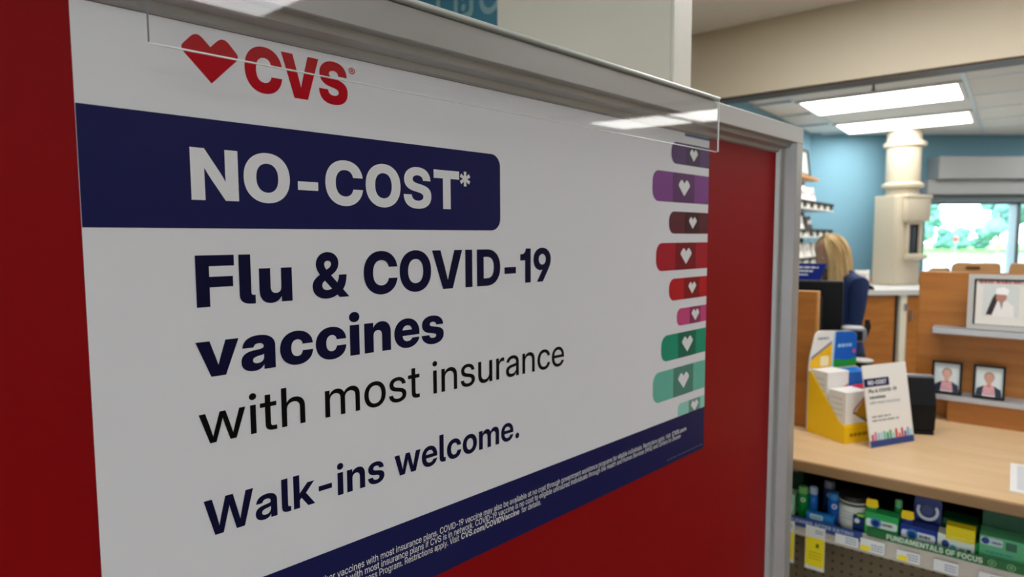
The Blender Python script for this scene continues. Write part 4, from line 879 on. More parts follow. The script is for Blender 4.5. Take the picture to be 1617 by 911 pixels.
# ------------------------------------------------------------------ products on the shelf
SZ = 0.765
def gum_bottle(label, x, y, w, h, body, cap, disc_col=(225, 228, 230)):
    t = thing('gum_bottle', label, 'gum bottle', (x, y, SZ), 0, True, 'gum bottles on the counter shelf')
    r = w / 2
    obj('bottle_body', MB().lathe([(r * .9, 0), (r, 0.004), (r, h * .70), (r * .86, h * .76), (r * .7, h * .78)], 0, 0, 0, 20), col(body), t, True)
    c = obj('bottle_cap', MB().lathe([(r * .88, h * .78), (r * .92, h * .80), (r * .92, h * .94), (r * .78, h), (r * .2, h)], 0, 0, 0, 20), col(cap), t, True)
    mp = lambda u, v, hh: (r * 1.01 * math.sin(u / r), -r * 1.01 * math.cos(u / r) - hh, v)
    flat(t, 'label_disc', [[disc(0.2 * r, h * .60, r * .42, 16)]], mp, 0.0006, col(disc_col))
    flat(t, 'label_band', [[rrect(-r * .9, h * .12, r * .9, h * .26, 0.001, seg=2)]], mp, 0.0004, col(tuple(min(255, int(v * .5 + 120)) for v in body)))
    return t
def carton(label, x0, x1, yf, depth, h, body, cat='gum carton', name='gum_carton', rot=0.0, lean=0.0):
    t = thing(name, label, cat, ((x0 + x1) / 2, yf + depth / 2, SZ), rot, True, 'gum cartons on the counter shelf')
    w = (x1 - x0) / 2
    obj('carton_body', MB().cbox(-w, -depth / 2, 0, w, depth / 2, h, 0.0015), col(body), t)
    cx = (x0 + x1) / 2
    return t, (lambda u, v, hh: (u - cx, -depth / 2 - hh - 0.0002, v - SZ))
t, mp = carton('pale green gum carton partly behind the grey metal post', -0.525, -0.489, 1.975, 0.05, 0.062, (150, 205, 170))
flat(t, 'label_panel', [[rrect(-0.52, 0.775, -0.494, 0.80, 0.003)]], mp, 0.0003, col((214, 232, 214)))
t, mp = carton('dark green carton at the back left of the counter shelf', -0.575, -0.493, 2.10, 0.07, 0.138, (22, 62, 38))
flat(t, 'label_panel', [[rrect(-0.56, 0.855, -0.51, 0.88, 0.003)]], mp, 0.0003, col((110, 128, 116)))
gum_bottle('green gum bottle with a pale green cap, leftmost bottle on the shelf', -0.469, 1.995, 0.031, 0.088, (14, 132, 50), (110, 176, 96))
gum_bottle('slim blue gum bottle with a pale cap beside the green bottle', -0.443, 2.005, 0.025, 0.090, (24, 96, 180), (176, 196, 222), (60, 130, 200))
gum_bottle('dark blue bottle with a grey cap behind the other bottles', -0.412, 2.065, 0.034, 0.098, (18, 48, 100), (120, 122, 130))
gum_bottle('blue gum bottle with a white disc beside the white jar', -0.385, 2.0, 0.034, 0.088, (10, 82, 166), (50, 122, 190))
t, mp = carton('low light blue gum pack in front of the blue bottles', -0.450, -0.377, 1.953, 0.022, 0.031, (28, 122, 196))
flat(t, 'label_panel', [[rrect(-0.44, 0.778, -0.405, 0.793, 0.004)]], mp, 0.0003, col((190, 220, 226)))
bar_print(t, mp, 0.0005, -0.437, -0.408, 0.783, 0.005, col((90, 160, 190)))
# white jar with a black lid
t = thing('gum_jar', 'wide white jar with a black and silver lid on the shelf', 'jar', (-0.336, 2.005, SZ), 0, True)
obj('jar_body', MB().lathe([(0.033, 0), (0.037, 0.004), (0.037, 0.066), (0.034, 0.070)], 0, 0, 0, 26), col((206, 208, 202)), t, True)
obj('jar_lid', MB().lathe([(0.036, 0.070), (0.0395, 0.072), (0.0395, 0.092), (0.037, 0.096), (0.01, 0.096)], 0, 0, 0, 26), col((30, 28, 28)), t, True)
obj('lid_ring', MB().lathe([(0.0402, 0.078), (0.0402, 0.083)], 0, 0, 0, 26), M_SILVER, t, True)
jm = lambda u, v, hh: (0.0375 * math.sin(u / 0.0375), -0.0375 * math.cos(u / 0.0375) - hh, v)
for k in range(3):
    bar_print(t, jm, 0.0005, -0.022, 0.018, 0.05 - 0.009 * k, 0.003, col((150, 158, 166)))
t, mp = carton('narrow navy gum pack with a white dot beside the white jar', -0.329, -0.301, 1.958, 0.012, 0.050, (14, 42, 92))
flat(t, 'label_disc', [[disc(-0.318, 0.803, 0.007)]], mp, 0.0003, col((206, 214, 220)))
obj('flip_top', MB().cbox(-0.004, -0.005, 0.050, 0.014, 0.005, 0.058, 0.002), col((128, 200, 70)), t)
def logo_carton(label, x0, x1, h, body, band, dark, sticker):
    t, mp = carton(label, x0, x1, 1.957, 0.045, h, body)
    w = x1 - x0
    zc = SZ + h * 0.62
    flat(t, 'label_band', [[rrect(x0 + w * .04, zc - 0.012, x1 - w * .03, zc + 0.010, 0.006)]], mp, 0.0003, col(band))
    flat(t, 'label_disc', [[disc(x0 + w * .34, zc + 0.001, 0.0135)]], mp, 0.0006, col((70, 130, 190)))
    flat(t, 'label_disc', [[disc(x0 + w * .33, zc, 0.009)]], mp, 0.0009, col(dark))
    bar_print(t, mp, 0.0006, x0 + w * .53, x0 + w * .84, zc - 0.003, 0.007, col((70, 76, 84)))
    tabx = x0 + w * .17
    tb = obj('header_tab', MB().box(tabx - w * .14 - (x0 + x1) / 2, 0.0, h, tabx + w * .14 - (x0 + x1) / 2, 0.0015, h + 0.022), col(body), t)
    sm = lambda u, v, hh: (u - (x0 + x1) / 2, -0.0006 - hh, v - SZ)
    obj('burst_sticker', MB().prism(fillet([(tabx - 0.0155, 0), (tabx - 0.0135, 0.022), (tabx + 0.0135, 0.024), (tabx + 0.016, 0.003), (tabx + 0.004, -0.002)], [.004] * 5), lambda u, v: (u - (x0 + x1) / 2, -0.0022, v + h + 0.008), lambda u, v: (u - (x0 + x1) / 2, -0.0006, v + h + 0.008)), col((240, 202, 20)), tb)
    return t
logo_carton('green gum carton with a yellow burst and white logo band', -0.299, -0.218, 0.071, (40, 160, 84), (214, 226, 216), (20, 50, 110), True)
gum_bottle('slim green gum bottle between the green and blue cartons', -0.2275, 2.03, 0.020, 0.098, (16, 134, 58), (104, 178, 120), (16, 134, 58))
logo_carton('navy gum carton with a yellow burst and white logo band', -0.214, -0.131, 0.060, (20, 50, 140), (212, 218, 226), (18, 60, 120), True)
# navy pouch with a white ring
t = thing('gum_pouch', 'navy gum pouch printed with a large white ring', 'gum pouch', (-0.159, 2.035, SZ), 0, True)
pf = [(-0.031, 0.0), (0.031, 0.0), (0.032, 0.11), (0.029, 0.119), (-0.029, 0.119), (-0.032, 0.11)]
obj('pouch', MB().prism(pf, lambda u, v: (u, -0.014 + 0.10 * v, v), lambda u, v: (u, 0.016 + 0.005 * v, v)), col((14, 32, 104)), t)
um = lambda u, v, hh: (u, -0.0143 + 0.10 * v - hh, v)
a0, a1 = math.radians(150), math.radians(395)
ringp = [(0.026 * math.cos(a0 + (a1 - a0) * k / 24), 0.084 + 0.026 * math.sin(a0 + (a1 - a0) * k / 24)) for k in range(25)]
ringq = [(0.019 * math.cos(a0 + (a1 - a0) * k / 24), 0.085 + 0.019 * math.sin(a0 + (a1 - a0) * k / 24)) for k in range(25)]
flat(t, 'printed_ring', [[ringp + list(reversed(ringq))]], um, 0.0004, col((206, 208, 212)))
flat(t, 'label_disc', [[disc(0, 0.086, 0.014)]], um, 0.0003, col((50, 62, 112)))
# white and green cartons with a yellow flap
t, mp = carton('white gum carton with blue drops and a yellow top flap', -0.130, -0.050, 1.962, 0.05, 0.056, (222, 234, 224))
flat(t, 'label_disc', [[disc(-0.112, 0.797, 0.0085, 16, 0.011)]], mp, 0.0003, col((50, 74, 140)))
flat(t, 'label_disc', [[disc(-0.095, 0.790, 0.007, 16, 0.009)]], mp, 0.0003, col((80, 176, 220)))
bar_print(t, mp, 0.0003, -0.082, -0.070, 0.788, 0.006, col((90, 110, 140)))
flat(t, 'label_panel', [[rrect(-0.066, 0.780, -0.057, 0.795, 0.002)]], mp, 0.0003, col((30, 40, 60)))
obj('yellow_flap', MB().prism([(-0.028, 0.048), (-0.0265, 0.050), (-0.012, 0.078), (0.018, 0.080), (0.018, 0.057), (-0.024, 0.057)], lambda u, v: (-0.022, u, v), lambda u, v: (0.040, u, v)), col((226, 204, 10)), t)
t, mp = carton('small green gum pack wedged beside the white carton', -0.049, -0.041, 1.964, 0.05, 0.052, (12, 130, 60))
t, mp = carton('dark green gum carton behind the white carton', -0.125, -0.045, 2.035, 0.06, 0.074, (18, 84, 44))
t, mp = carton('large mint green carton at the right with a white logo panel', -0.041, 0.050, 1.96, 0.07, 0.080, (92, 176, 122))
flat(t, 'label_panel', [[rrect(-0.039, 0.822, 0.006, 0.841, 0.004)]], mp, 0.0003, col((190, 204, 214)))
flat(t, 'label_disc', [[disc(-0.029, 0.832, 0.0085)]], mp, 0.0006, col((40, 66, 130)))
bar_print(t, mp, 0.0006, -0.016, 0.004, 0.828, 0.005, col((60, 70, 80)))
flat(t, 'label_panel', [[rrect(0.012, 0.818, 0.034, 0.839, 0.002)]], mp, 0.0003, col((60, 104, 84)))
bar_print(t, mp, 0.0003, -0.028, 0.030, 0.803, 0.004, col((60, 130, 150)))
flat(t, 'label_band', [[rrect(-0.038, 0.779, 0.0, 0.790, 0.003)]], mp, 0.0003, col((176, 214, 196)))
for k in range(2):
    carton(['dark green carton stacked behind the mint carton, nearer one', 'dark green carton deepest behind the mint carton'][k], -0.039, 0.050, 2.035 + k * 0.075, 0.07, 0.122 - 0.012 * k, (40, 82, 58))
t, mp = carton('teal carton at the right edge beside the mint carton', 0.053, 0.13, 1.958, 0.06, 0.058, (60, 176, 176))
flat(t, 'label_panel', [[rrect(0.056, 0.775, 0.12, 0.80, 0.003)]], mp, 0.0003, col((206, 232, 230)))

# ================================================================== THINGS ON THE COUNTER
CZ = 0.95
# yellow medicine tray: x towards its front, y along its width
TR = math.atan2(-0.502, 0.865)
tray = thing('display_tray', 'yellow cardboard display tray holding medicine boxes on the counter', 'display tray', (-0.527, 2.251, CZ), TR, True)
TW, TD = 0.212, 0.151
side = [(0, 0), (TD, 0), (TD, 0.053), (0.125, 0.066), (0.012, 0.205), (0, 0.205)]
obj('tray_side', MB().prism(side, lambda u, v: (u, 0, v), lambda u, v: (u, 0.003, v)), M_YELLOW, tray)
obj('tray_side', MB().prism(side, lambda u, v: (u, TW - 0.003, v), lambda u, v: (u, TW, v)), M_YELLOW, tray)
obj('tray_front', MB().box(TD - 0.003, 0.003, 0, TD, TW - 0.003, 0.053), M_YELLOW, tray)
obj('tray_floor', MB().box(0.003, 0.003, 0, TD - 0.003, TW - 0.003, 0.058).box(0.003, 0.003, 0.058, 0.074, TW - 0.003, 0.10), M_YELLOW, tray)
fm = lambda u, v, h: (TD + 0.0003 + h, u, v)
bar_print(tray, fm, 0.0003, 0.02, 0.10, 0.02, 0.012, col((176, 128, 10)))
hd = [(0.0, 0.205), (TW, 0.205), (TW + 0.002, 0.315), (TW - 0.02, 0.328), (0.045, 0.337), (0.025, 0.328), (0.004, 0.25)]
head = obj('header_card', MB().prism(fillet(hd, [0, 0, .008, .01, .012, .012, .004]), lambda u, v: (-0.002, u, v), lambda u, v: (0.003, u, v)).box(-0.002, 0.0, 0.0, 0.003, TW, 0.206), M_CARD, tray)
hm = lambda u, v, h: (0.0033 + h, u, v)
flat(head, 'orange_panel', [[[(0.003, 0.212), (0.098, 0.212), (0.098, 0.292), (0.006, 0.240)]]], hm, 0.0003, col((240, 186, 30)))
flat(head, 'grey_stripe', [[[(0.006, 0.240), (0.098, 0.292), (0.098, 0.300), (0.007, 0.250)]]], hm, 0.0005, col((128, 124, 150)))
flat(head, 'picture_patch', [[rrect(0.048, 0.216, 0.085, 0.25, 0.006)]], hm, 0.0006, col((236, 222, 176)))
bar_print(head, hm, 0.0004, 0.035, 0.085, 0.306, 0.008, col((140, 150, 168)))
flat(head, 'blue_panel', [[[(0.104, 0.208), (TW, 0.208), (TW + 0.001, 0.314), (TW - 0.02, 0.327), (0.112, 0.331)]]], hm, 0.0004, col((20, 96, 190)))
flat(head, 'pale_curve', [[[(0.098, 0.206), (0.106, 0.206), (0.114, 0.331), (0.106, 0.331)]]], hm, 0.0006, col((176, 210, 224)))
flat(head, 'green_panel', [[[(0.106, 0.208), (TW, 0.208), (TW, 0.236), (0.16, 0.230), (0.107, 0.238)]]], hm, 0.0006, col((40, 150, 50)))
bar_print(head, hm, 0.0007, 0.125, 0.19, 0.275, 0.012, col((150, 196, 232)))
flat(head, 'red_dot', [[disc(0.2, 0.258, 0.007)]], hm, 0.0007, col((206, 70, 70)))
def med_box(label, x0, y0, z0, x1, y1, z1, c, flash):
    t = thing('medicine_box', label, 'medicine box', (0, 0, 0), 0, True, 'medicine boxes in the yellow tray')
    P = Matrix.Rotation(TR, 3, 'Z') @ Vector(((x0 + x1) / 2, (y0 + y1) / 2, 0)) + Vector((-0.527, 2.251, CZ + z0))
    put(t, P, TR, True)
    a, b, h = (x1 - x0) / 2, (y1 - y0) / 2, z1 - z0
    obj('box_body', MB().cbox(-a, -b, 0, a, b, h, 0.0015), col(c), t)
    mpf = lambda u, v, hh: (a + 0.0003 + hh, u, v)
    for lp, cc in flash(b, h): flat(t, 'printed_panel', [[lp]], mpf, 0.0003, col(cc))
    mps = lambda u, v, hh: (u, -b - 0.0003 - hh, v)
    for k in range(4):
        bar_print(t, mps, 0.0003, -a * .7, a * .7, h * (.25 + .17 * k), 0.003, col((190, 190, 188)))
    return t
fl = lambda b, h: [([(-b * .2, h * .30), (b * .98, h * .05), (b * .98, h * .90)], (206, 150, 30)), ([(-b * .35, h * .34), (b * .98, h * .0), (b * .98, h * .1), (-b * .2, h * .38)], (40, 44, 84)), ([(-b * .3, h * .36), (b * .98, h * .86), (b * .98, h * .95), (-b * .3, h * .44)], (196, 110, 100))]
med_box('white medicine box in front of the yellow tray, with orange corner print', 0.080, 0.006, 0.0585, 0.145, 0.100, 0.162, (236, 232, 226), fl)
med_box('white medicine box behind, highest in the yellow tray', 0.010, 0.006, 0.1005, 0.073, 0.100, 0.212, (238, 235, 230), lambda b, h: [([(0, h * .3), (b * .95, h * .45), (b * .95, h * .62), (0, h * .42)], (206, 90, 90))])
med_box('red medicine box between the white boxes and the counter sign', 0.080, 0.104, 0.0585, 0.145, 0.206, 0.165, (196, 26, 44), lambda b, h: [(rrect(-b * .8, h * .7, b * .8, h * .92, 0.003), (214, 216, 230))])
med_box('blue medicine box behind the red one in the yellow tray', 0.010, 0.104, 0.1005, 0.073, 0.206, 0.205, (30, 108, 196), lambda b, h: [(rrect(-b * .7, h * .2, b * .5, h * .5, 0.003), (120, 176, 226))])

# small counter sign, a copy of the poster, leaning back
sw, shh, lean = 0.190, 0.2522, math.atan2(0.0425, 0.2485)
cs = thing('counter_sign', 'small leaning no-cost vaccine sign in front of the yellow tray', 'sign', (-0.324, 2.180, CZ), math.atan2(0.863, 0.505), True)
def cm(u, v, h):                                     # u 0..sw, v 0..shh up the leaning card
    return (u, v * math.sin(lean) - h * math.cos(lean), v * math.cos(lean) + h * math.sin(lean) + 0.0004)
obj('sign_card', MB().prism([(0, 0), (sw, 0), (sw, shh), (0, shh)], lambda u, v: cm(u, v, 0.0), lambda u, v: cm(u, v, -0.003)), M_CARD, cs)
obj('easel_leg', MB().prism([(0.07, 0.0), (0.12, 0.0), (0.11, 0.20), (0.08, 0.20)], lambda u, v: (u, 0.052 - v * 0.06, v * 0.98 + 0.0005), lambda u, v: (u, 0.054 - v * 0.06, v * 0.98 + 0.0005)), M_CARD, cs)
flat(cs, 'navy_band', [[rrect(0.0, 0.185, 0.108, 0.211, 0.004, (0, 1, 1, 0))]], cm, 0.0004, M_NAVY)
flat(cs, 'lettering', text_shapes('NO-COST', 'bold', 0.016, 0.1915, 0.0130, 0.096, seg=3), cm, 0.0007, M_PWHITE)
flat(cs, 'lettering', text_shapes('Flu & COVID-19', 'bold', 0.016, 0.1665, 0.0110, 0.137, seg=3), cm, 0.0004, M_INK)
flat(cs, 'lettering', text_shapes('vaccines', 'bold', 0.016, 0.1475, 0.0110, 0.085, seg=3), cm, 0.0004, M_INK)
flat(cs, 'lettering', text_shapes('with most insurance', 'reg', 0.016, 0.1315, 0.0095, 0.146, seg=3), cm, 0.0004, M_PGREY)
for k, e_ in enumerate((0.10, 0.135)):
    bar_print(cs, cm, 0.0004, 0.018, e_, 0.090 - 0.012 * k, 0.005, col((150, 150, 152)))
flat(cs, 'navy_footer', [[rrect(0.0, 0.0005, sw, 0.021, 0.001, (0, 0, 0, 0))]], cm, 0.0004, M_NAVYSTRIP)
pal = [(190, 60, 120), (214, 120, 150), (150, 200, 210), (176, 214, 220), (120, 190, 180), (30, 150, 90), (60, 176, 110), (170, 206, 210), (206, 50, 50), (220, 90, 80), (200, 40, 60), (90, 80, 150), (120, 160, 210), (170, 210, 220)]
for k, c in enumerate(pal):
    u = 0.008 + k * 0.0128
    hgt = 0.013 + 0.015 * abs(math.sin(k * 1.7 + 0.4))
    flat(cs, 'plaster_strip', [[rrect(u, 0.0212, u + 0.0095, 0.0212 + hgt, 0.0042, (0, 0, 1, 1))]], cm, 0.0004, col(c))

# payment terminal seen from behind
pt = thing('payment_terminal', 'black payment terminal on a stand behind the counter sign', 'payment terminal', (-0.262, 2.475, CZ), math.radians(25), True)
body = [(-0.055, 0.012), (0.05, 0.012), (0.056, 0.10), (0.030, 0.183), (0.012, 0.188), (-0.03, 0.10)]
obj('terminal_body', MB().prism(fillet(body, [.004] * 6), lambda u, v: (-0.062, -u, v), lambda u, v: (0.062, -u, v)), M_BLACK, pt)
obj('grey_bezel', MB().prism([(0.0575, 0.10), (0.060, 0.10), (0.035, 0.186), (0.0325, 0.186)], lambda u, v: (-0.058, -u, v), lambda u, v: (0.058, -u, v)), M_BLACK, pt)
obj('top_trim', MB().cbox(-0.060, -0.034, 0.182, 0.060, -0.008, 0.194, 0.003), M_GREY, pt)
obj('stand_base', MB().cbox(-0.06, -0.055, 0.0, 0.06, 0.055, 0.012, 0.004), M_BLACK, pt)
obj('side_button', MB().cbox(0.062, -0.01, 0.03, 0.066, 0.01, 0.045, 0.001), M_GREY, pt)

# wooden upright at the left end, monitor, scanner, notice
wu = thing('wooden_upright', 'short wooden upright panel on the counter beside the metal post', 'panel', (-0.70, 2.305, CZ), 0, True)
obj('upright_board', MB().box(-0.2, -0.015, 0, 0.180, 0.015, 0.463), M_WOOD, wu)
obj('edge_band', MB().cbox(0.180, -0.015, 0, 0.188, 0.015, 0.463, 0.003), M_WOODLIGHT, wu)
obj('top_band', MB().cbox(-0.2, -0.015, 0.463, 0.188, 0.015, 0.467, 0.0015), M_WOODLIGHT, wu)
mo = thing('monitor', 'black computer monitor seen from behind over the wooden upright', 'monitor', (-0.66, 2.58, CZ), math.radians(8), True)
obj('screen_housing', MB().cbox(-0.19, -0.02, 0.20, 0.165, 0.012, 0.486, 0.008), M_BLACK, mo)
obj('rear_hump', MB().cbox(-0.13, -0.045, 0.24, 0.10, -0.02, 0.43, 0.012), M_DARK, mo)
obj('screen', MB().box(-0.178, 0.012, 0.212, 0.153, 0.0135, 0.474), col((30, 50, 80), 0.15), mo)
obj('neck', MB().cbox(-0.04, -0.035, 0.015, 0.02, -0.012, 0.26, 0.005), M_BLACK, mo)
obj('foot', MB().cbox(-0.12, -0.09, 0.0, 0.10, 0.07, 0.015, 0.005), M_BLACK, mo)
bs = thing('barcode_scanner', 'grey barcode scanner on a black gooseneck stand by the monitor', 'scanner', (-0.452, 2.56, CZ), math.radians(15), True)
obj('stand_base', MB().lathe([(0.05, 0), (0.052, 0.006), (0.03, 0.016), (0.012, 0.02)], 0, 0, 0, 24), M_BLACK, bs, True)
obj('gooseneck', MB().tube([(0, 0, 0.015), (0.004, 0, 0.10), (0.002, 0.0, 0.20), (0.0, -0.006, 0.28)], 0.009), M_BLACK, bs, True)
obj('cradle_cup', MB().lathe([(0.018, 0.15), (0.034, 0.17), (0.038, 0.20), (0.036, 0.203), (0.01, 0.203)], 0.03, 0, 0, 20), M_BLACK, bs, True)
obj('chrome_rim', MB().lathe([(0.0385, 0.199), (0.0395, 0.204), (0.036, 0.207)], 0.03, 0, 0, 20), M_SILVER, bs, True)
obj('scanner_head', MB().cbox(-0.042, -0.045, 0.272, 0.042, 0.04, 0.326, 0.018), M_GREY, bs, True)
obj('scan_window', MB().cbox(-0.026, -0.050, 0.282, 0.026, -0.043, 0.316, 0.004), M_BLACK, bs)
obj('scanner_handle', MB().tube([(0.036, 0.0, 0.295), (0.046, 0.004, 0.325), (0.044, 0.008, 0.35)], [0.012, 0.011, 0.008], 10), M_BLACK, bs, True)
nt_ = thing('notice_sign', 'small navy notice with white lines standing above the monitor', 'sign', (-0.655, 2.79, CZ), 0, True)
obj('notice_board', MB().prism([(-0.10, 0.472), (0.037, 0.472), (0.058, 0.542), (-0.10, 0.542)], lambda u, v: (u, -0.003, v), lambda u, v: (u, 0.003, v)), col((24, 44, 128)), nt_)
for k in range(3):
    bar_print(nt_, lambda u, v, h: (u, -0.0035 - h, v), 0.0003, -0.055, 0.03 - k * 0.02, 0.522 - k * 0.015, 0.006, M_PWHITE)
obj('stem', MB().cbox(-0.01, 0.003, 0.01, 0.01, 0.012, 0.50, 0.002), M_GREY, nt_)
obj('stand_base', MB().cbox(-0.05, -0.02, 0, 0.05, 0.03, 0.01, 0.002), M_GREY, nt_)
# white notice lying on the counter at the right edge
pn = thing('paper_notice', 'white framed paper lying flat on the counter at the right edge', 'paper', (0.10, 2.147, CZ), 0, True)
obj('white_sleeve', MB().cbox(-0.087, -0.127, 0, 0.09, 0.125, 0.004, 0.001), M_WHITE, pn)
flat(pn, 'sheet', [[rrect(-0.072, -0.11, 0.075, 0.108, 0.002)]], lambda u, v, h: (u, v, 0.0042 + h), 0.0003, col((206, 208, 212)))

# ================================================================== WOODEN PARTITION WITH SHELVES AND FRAMES
pa = thing('wooden_partition', 'maple laminate partition at the back of the counter with shelves', 'partition', (0.35, 2.77, CZ), 0, True)
obj('board', MB().cbox(-0.625, -0.02, 0, 0.75, 0.02, 0.522, 0.004), M_WOOD, pa)
obj('plinth', MB().box(-0.517, -0.095, 0, 0.75, -0.02, 0.078), M_WOOD, pa)
obj('shelf', MB().cbox(-0.573, -0.105, 0.308, 0.75, -0.02, 0.330, 0.003), M_SHELFGREY, pa)
obj('shelf', MB().cbox(-0.565, -0.12, 0.078, 0.75, -0.02, 0.096, 0.003), M_SHELFGREY, pa)

def frame_thing(label, cx, zb, w, h, bw, y, fm_, inner, lean=0.06, dark=None):
    t = thing('picture_frame', label, 'picture frame', (cx, y, zb), 0, True)
    def fp(u, v, hh): return (u, v * math.sin(lean) - hh * math.cos(lean), v * math.cos(lean) + hh * math.sin(lean) + 0.0015)
    a = w / 2
    for nm2, lp in (('frame_side', [(-a, 0), (-a + bw, 0), (-a + bw, h), (-a, h)]), ('frame_side', [(a - bw, 0), (a, 0), (a, h), (a - bw, h)]), ('frame_rail', [(-a + bw, 0), (a - bw, 0), (a - bw, bw), (-a + bw, bw)]), ('frame_rail', [(-a + bw, h - bw), (a - bw, h - bw), (a - bw, h), (-a + bw, h)])):
        obj(nm2, MB().prism(lp, lambda u, v: fp(u, v, 0.010), lambda u, v: fp(u, v, -0.004)), fm_, t)
    obj('backing', MB().prism([(-a + bw, bw), (a - bw, bw), (a - bw, h - bw), (-a + bw, h - bw)], lambda u, v: fp(u, v, 0.0), lambda u, v: fp(u, v, -0.003)), dark or M_BLACK, t)
    e = 0.006 if dark is None else 0.0
    flat(t, 'print_sheet', [[rrect(-a + bw + e, bw + e * .3, a - bw - e, h - bw - e, 0.0005, (0, 0, 0, 0))]], fp, 0.0006, col(inner))
    return t, fp
bf, fp = frame_thing('large silver frame with a white-coat portrait on the upper partition shelf', -0.034, 1.2805, 0.182, 0.1885, 0.016, 2.685, M_SILVER, (220, 214, 206), 0.05)
for k, (u0, u1) in enumerate(((-0.062, -0.02), (-0.016, 0.026), (0.03, 0.05))):
    bar_print(bf, fp, 0.0012, u0, u1, 0.158, 0.008, col((206, 110, 118)))
flat(bf, 'portrait_ground', [[rrect(-0.05, 0.045, 0.048, 0.15, 0.004)]], fp, 0.0009, col((202, 206, 202)))
flat(bf, 'portrait_coat', [[[(-0.034, 0.046), (0.036, 0.046), (0.034, 0.082), (0.014, 0.100), (-0.014, 0.100), (-0.026, 0.084)]]], fp, 0.0012, col((226, 222, 218)))
flat(bf, 'portrait_hair', [[[(-0.040, 0.052), (-0.024, 0.050), (-0.010, 0.098), (-0.014, 0.128), (-0.024, 0.108)]]], fp, 0.0015, col((44, 26, 28)))
flat(bf, 'portrait_face', [[disc(0.0, 0.113, 0.0145, 18, 0.018)]], fp, 0.0018, col((176, 122, 106)))
flat(bf, 'portrait_cap', [[[(-0.016, 0.122), (0.017, 0.120), (0.020, 0.138), (0.006, 0.147), (-0.014, 0.142)]]], fp, 0.0021, col((236, 234, 232)))
flat(bf, 'portrait_neck', [[[(-0.005, 0.098), (0.006, 0.098), (0.002, 0.070)]]], fp, 0.0015, col((140, 130, 128)))
def small_portrait(label, cx, skin, w=0.088, h=0.113):
    t, fp = frame_thing(label, cx, 1.0465, w, h, 0.007, 2.672, M_BLACK, (206, 214, 214), 0.10, M_BLACK)
    flat(t, 'portrait_jacket', [[[(-0.036, 0.0075), (0.036, 0.0075), (0.033, 0.032), (0.014, 0.044), (-0.014, 0.044), (-0.033, 0.032)]]], fp, 0.0009, col((34, 40, 62)))
    flat(t, 'portrait_shirt', [[[(-0.018, 0.0075), (0.018, 0.0075), (0.014, 0.046), (-0.014, 0.046)]]], fp, 0.0012, col((226, 206, 210)))
    for k in range(4):
        flat(t, 'shirt_stripe', [[rrect(-0.016, 0.014 + k * 0.008, 0.016, 0.018 + k * 0.008, 0.001, seg=2)]], fp, 0.0015, col((190, 60, 80)))
    flat(t, 'portrait_neck', [[rrect(-0.006, 0.042, 0.006, 0.058, 0.002)]], fp, 0.0018, col(skin))
    flat(t, 'portrait_hair', [[disc(0, 0.073, 0.0145, 18, 0.018)]], fp, 0.0019, col((150, 122, 110)))
    flat(t, 'portrait_face', [[disc(0, 0.069, 0.0125, 18, 0.017)]], fp, 0.0021, col(skin))
    return t
small_portrait('small black photo frame on the lower shelf, nearer the payment terminal', -0.173, (206, 160, 144))
small_portrait('small black photo frame on the lower shelf, under the large silver frame', -0.054, (192, 142, 124))

# ================================================================== BEHIND THE PARTITION
bc = thing('back_cabinet', 'low maple cabinet hidden behind the wooden partition', 'cabinet', (0.33, 3.01, 0), 0, True)
obj('cabinet_body', MB().box(-0.59, -0.17, 0, 0.75, 0.12, 1.385), M_WOOD, bc)
obj('cabinet_top', MB().cbox(-0.60, -0.18, 1.385, 0.76, 0.13, 1.40, 0.004), M_WOODLIGHT, bc)
def carton_box(label, x0, x1, h, y=2.93):
    t = thing('cardboard_box', label, 'box', ((x0 + x1) / 2, y, 1.40), 0, True, 'brown boxes above the partition')
    a = (x1 - x0) / 2
    lp = fillet([(-a - 0.004, 0), (a + 0.004, 0), (a, h), (-a, h)], [0, 0, 0.014, 0.018])
    obj('box_body', MB().prism(lp, lambda u, v: (u, -0.06, v), lambda u, v: (u, 0.06, v)), M_BROWNBOX, t)
    obj('hand_hole', MB().prism(rrect(-0.022, h - 0.022, 0.022, h - 0.010, 0.005), lambda u, v: (u - a * .1, -0.0615, v), lambda u, v: (u - a * .1, -0.06, v)), mat('dark_hole', (96, 62, 30), 0.9), t)
    obj('tape', MB().box(-0.02, -0.05, h, 0.02, 0.05, h + 0.0008), mat('packing_tape', (206, 168, 118), 0.3), t)
carton_box('brown box with a hand hole just above the partition edge', -0.188, -0.045, 0.099)
carton_box('brown box above the right end of the silver frame', -0.018, 0.20, 0.100)
carton_box('lowest brown box top at the left end of the partition', -0.262, -0.200, 0.078)

# back counter along the window wall: x along the wall, y away from the camera
BCR = math.radians(39.95)
kc = thing('back_counter', 'rear work counter with grey top and maple doors below the tube station', 'counter', (-0.888, 5.15, 0), BCR, True)
obj('grey_top', MB().prism([(-0.08, 0.0), (1.5, 0.0), (1.5, 0.60), (-0.08, 0.60)], lambda u, v: (u, v, 1.174), lambda u, v: (u, v, 1.212)), M_GREYTOP, kc)
obj('backsplash', MB().box(-0.08, 0.585, 1.212, 1.5, 0.60, 1.262), M_WOOD, kc)
obj('carcass', MB().box(-0.05, 0.05, 0.08, 1.45, 0.58, 1.174), M_DARK, kc)
for x0, x1 in ((-0.05, 0.294), (0.378, 0.73), (0.74, 1.08), (1.09, 1.44)):
    d = obj('cabinet_door', MB().cbox(x0, 0.028, 0.10, x1, 0.05, 1.162, 0.003), M_WOOD, kc)
    obj('door_handle', MB().cbox(x0 + 0.03, 0.014, 0.98, x0 + 0.04, 0.028, 1.06, 0.003), M_GREY, d)
ps = obj('white_post', MB().cbox(0.328, 0.015, 0.0, 0.376, 0.06, 1.174, 0.004), M_CREAM, kc)
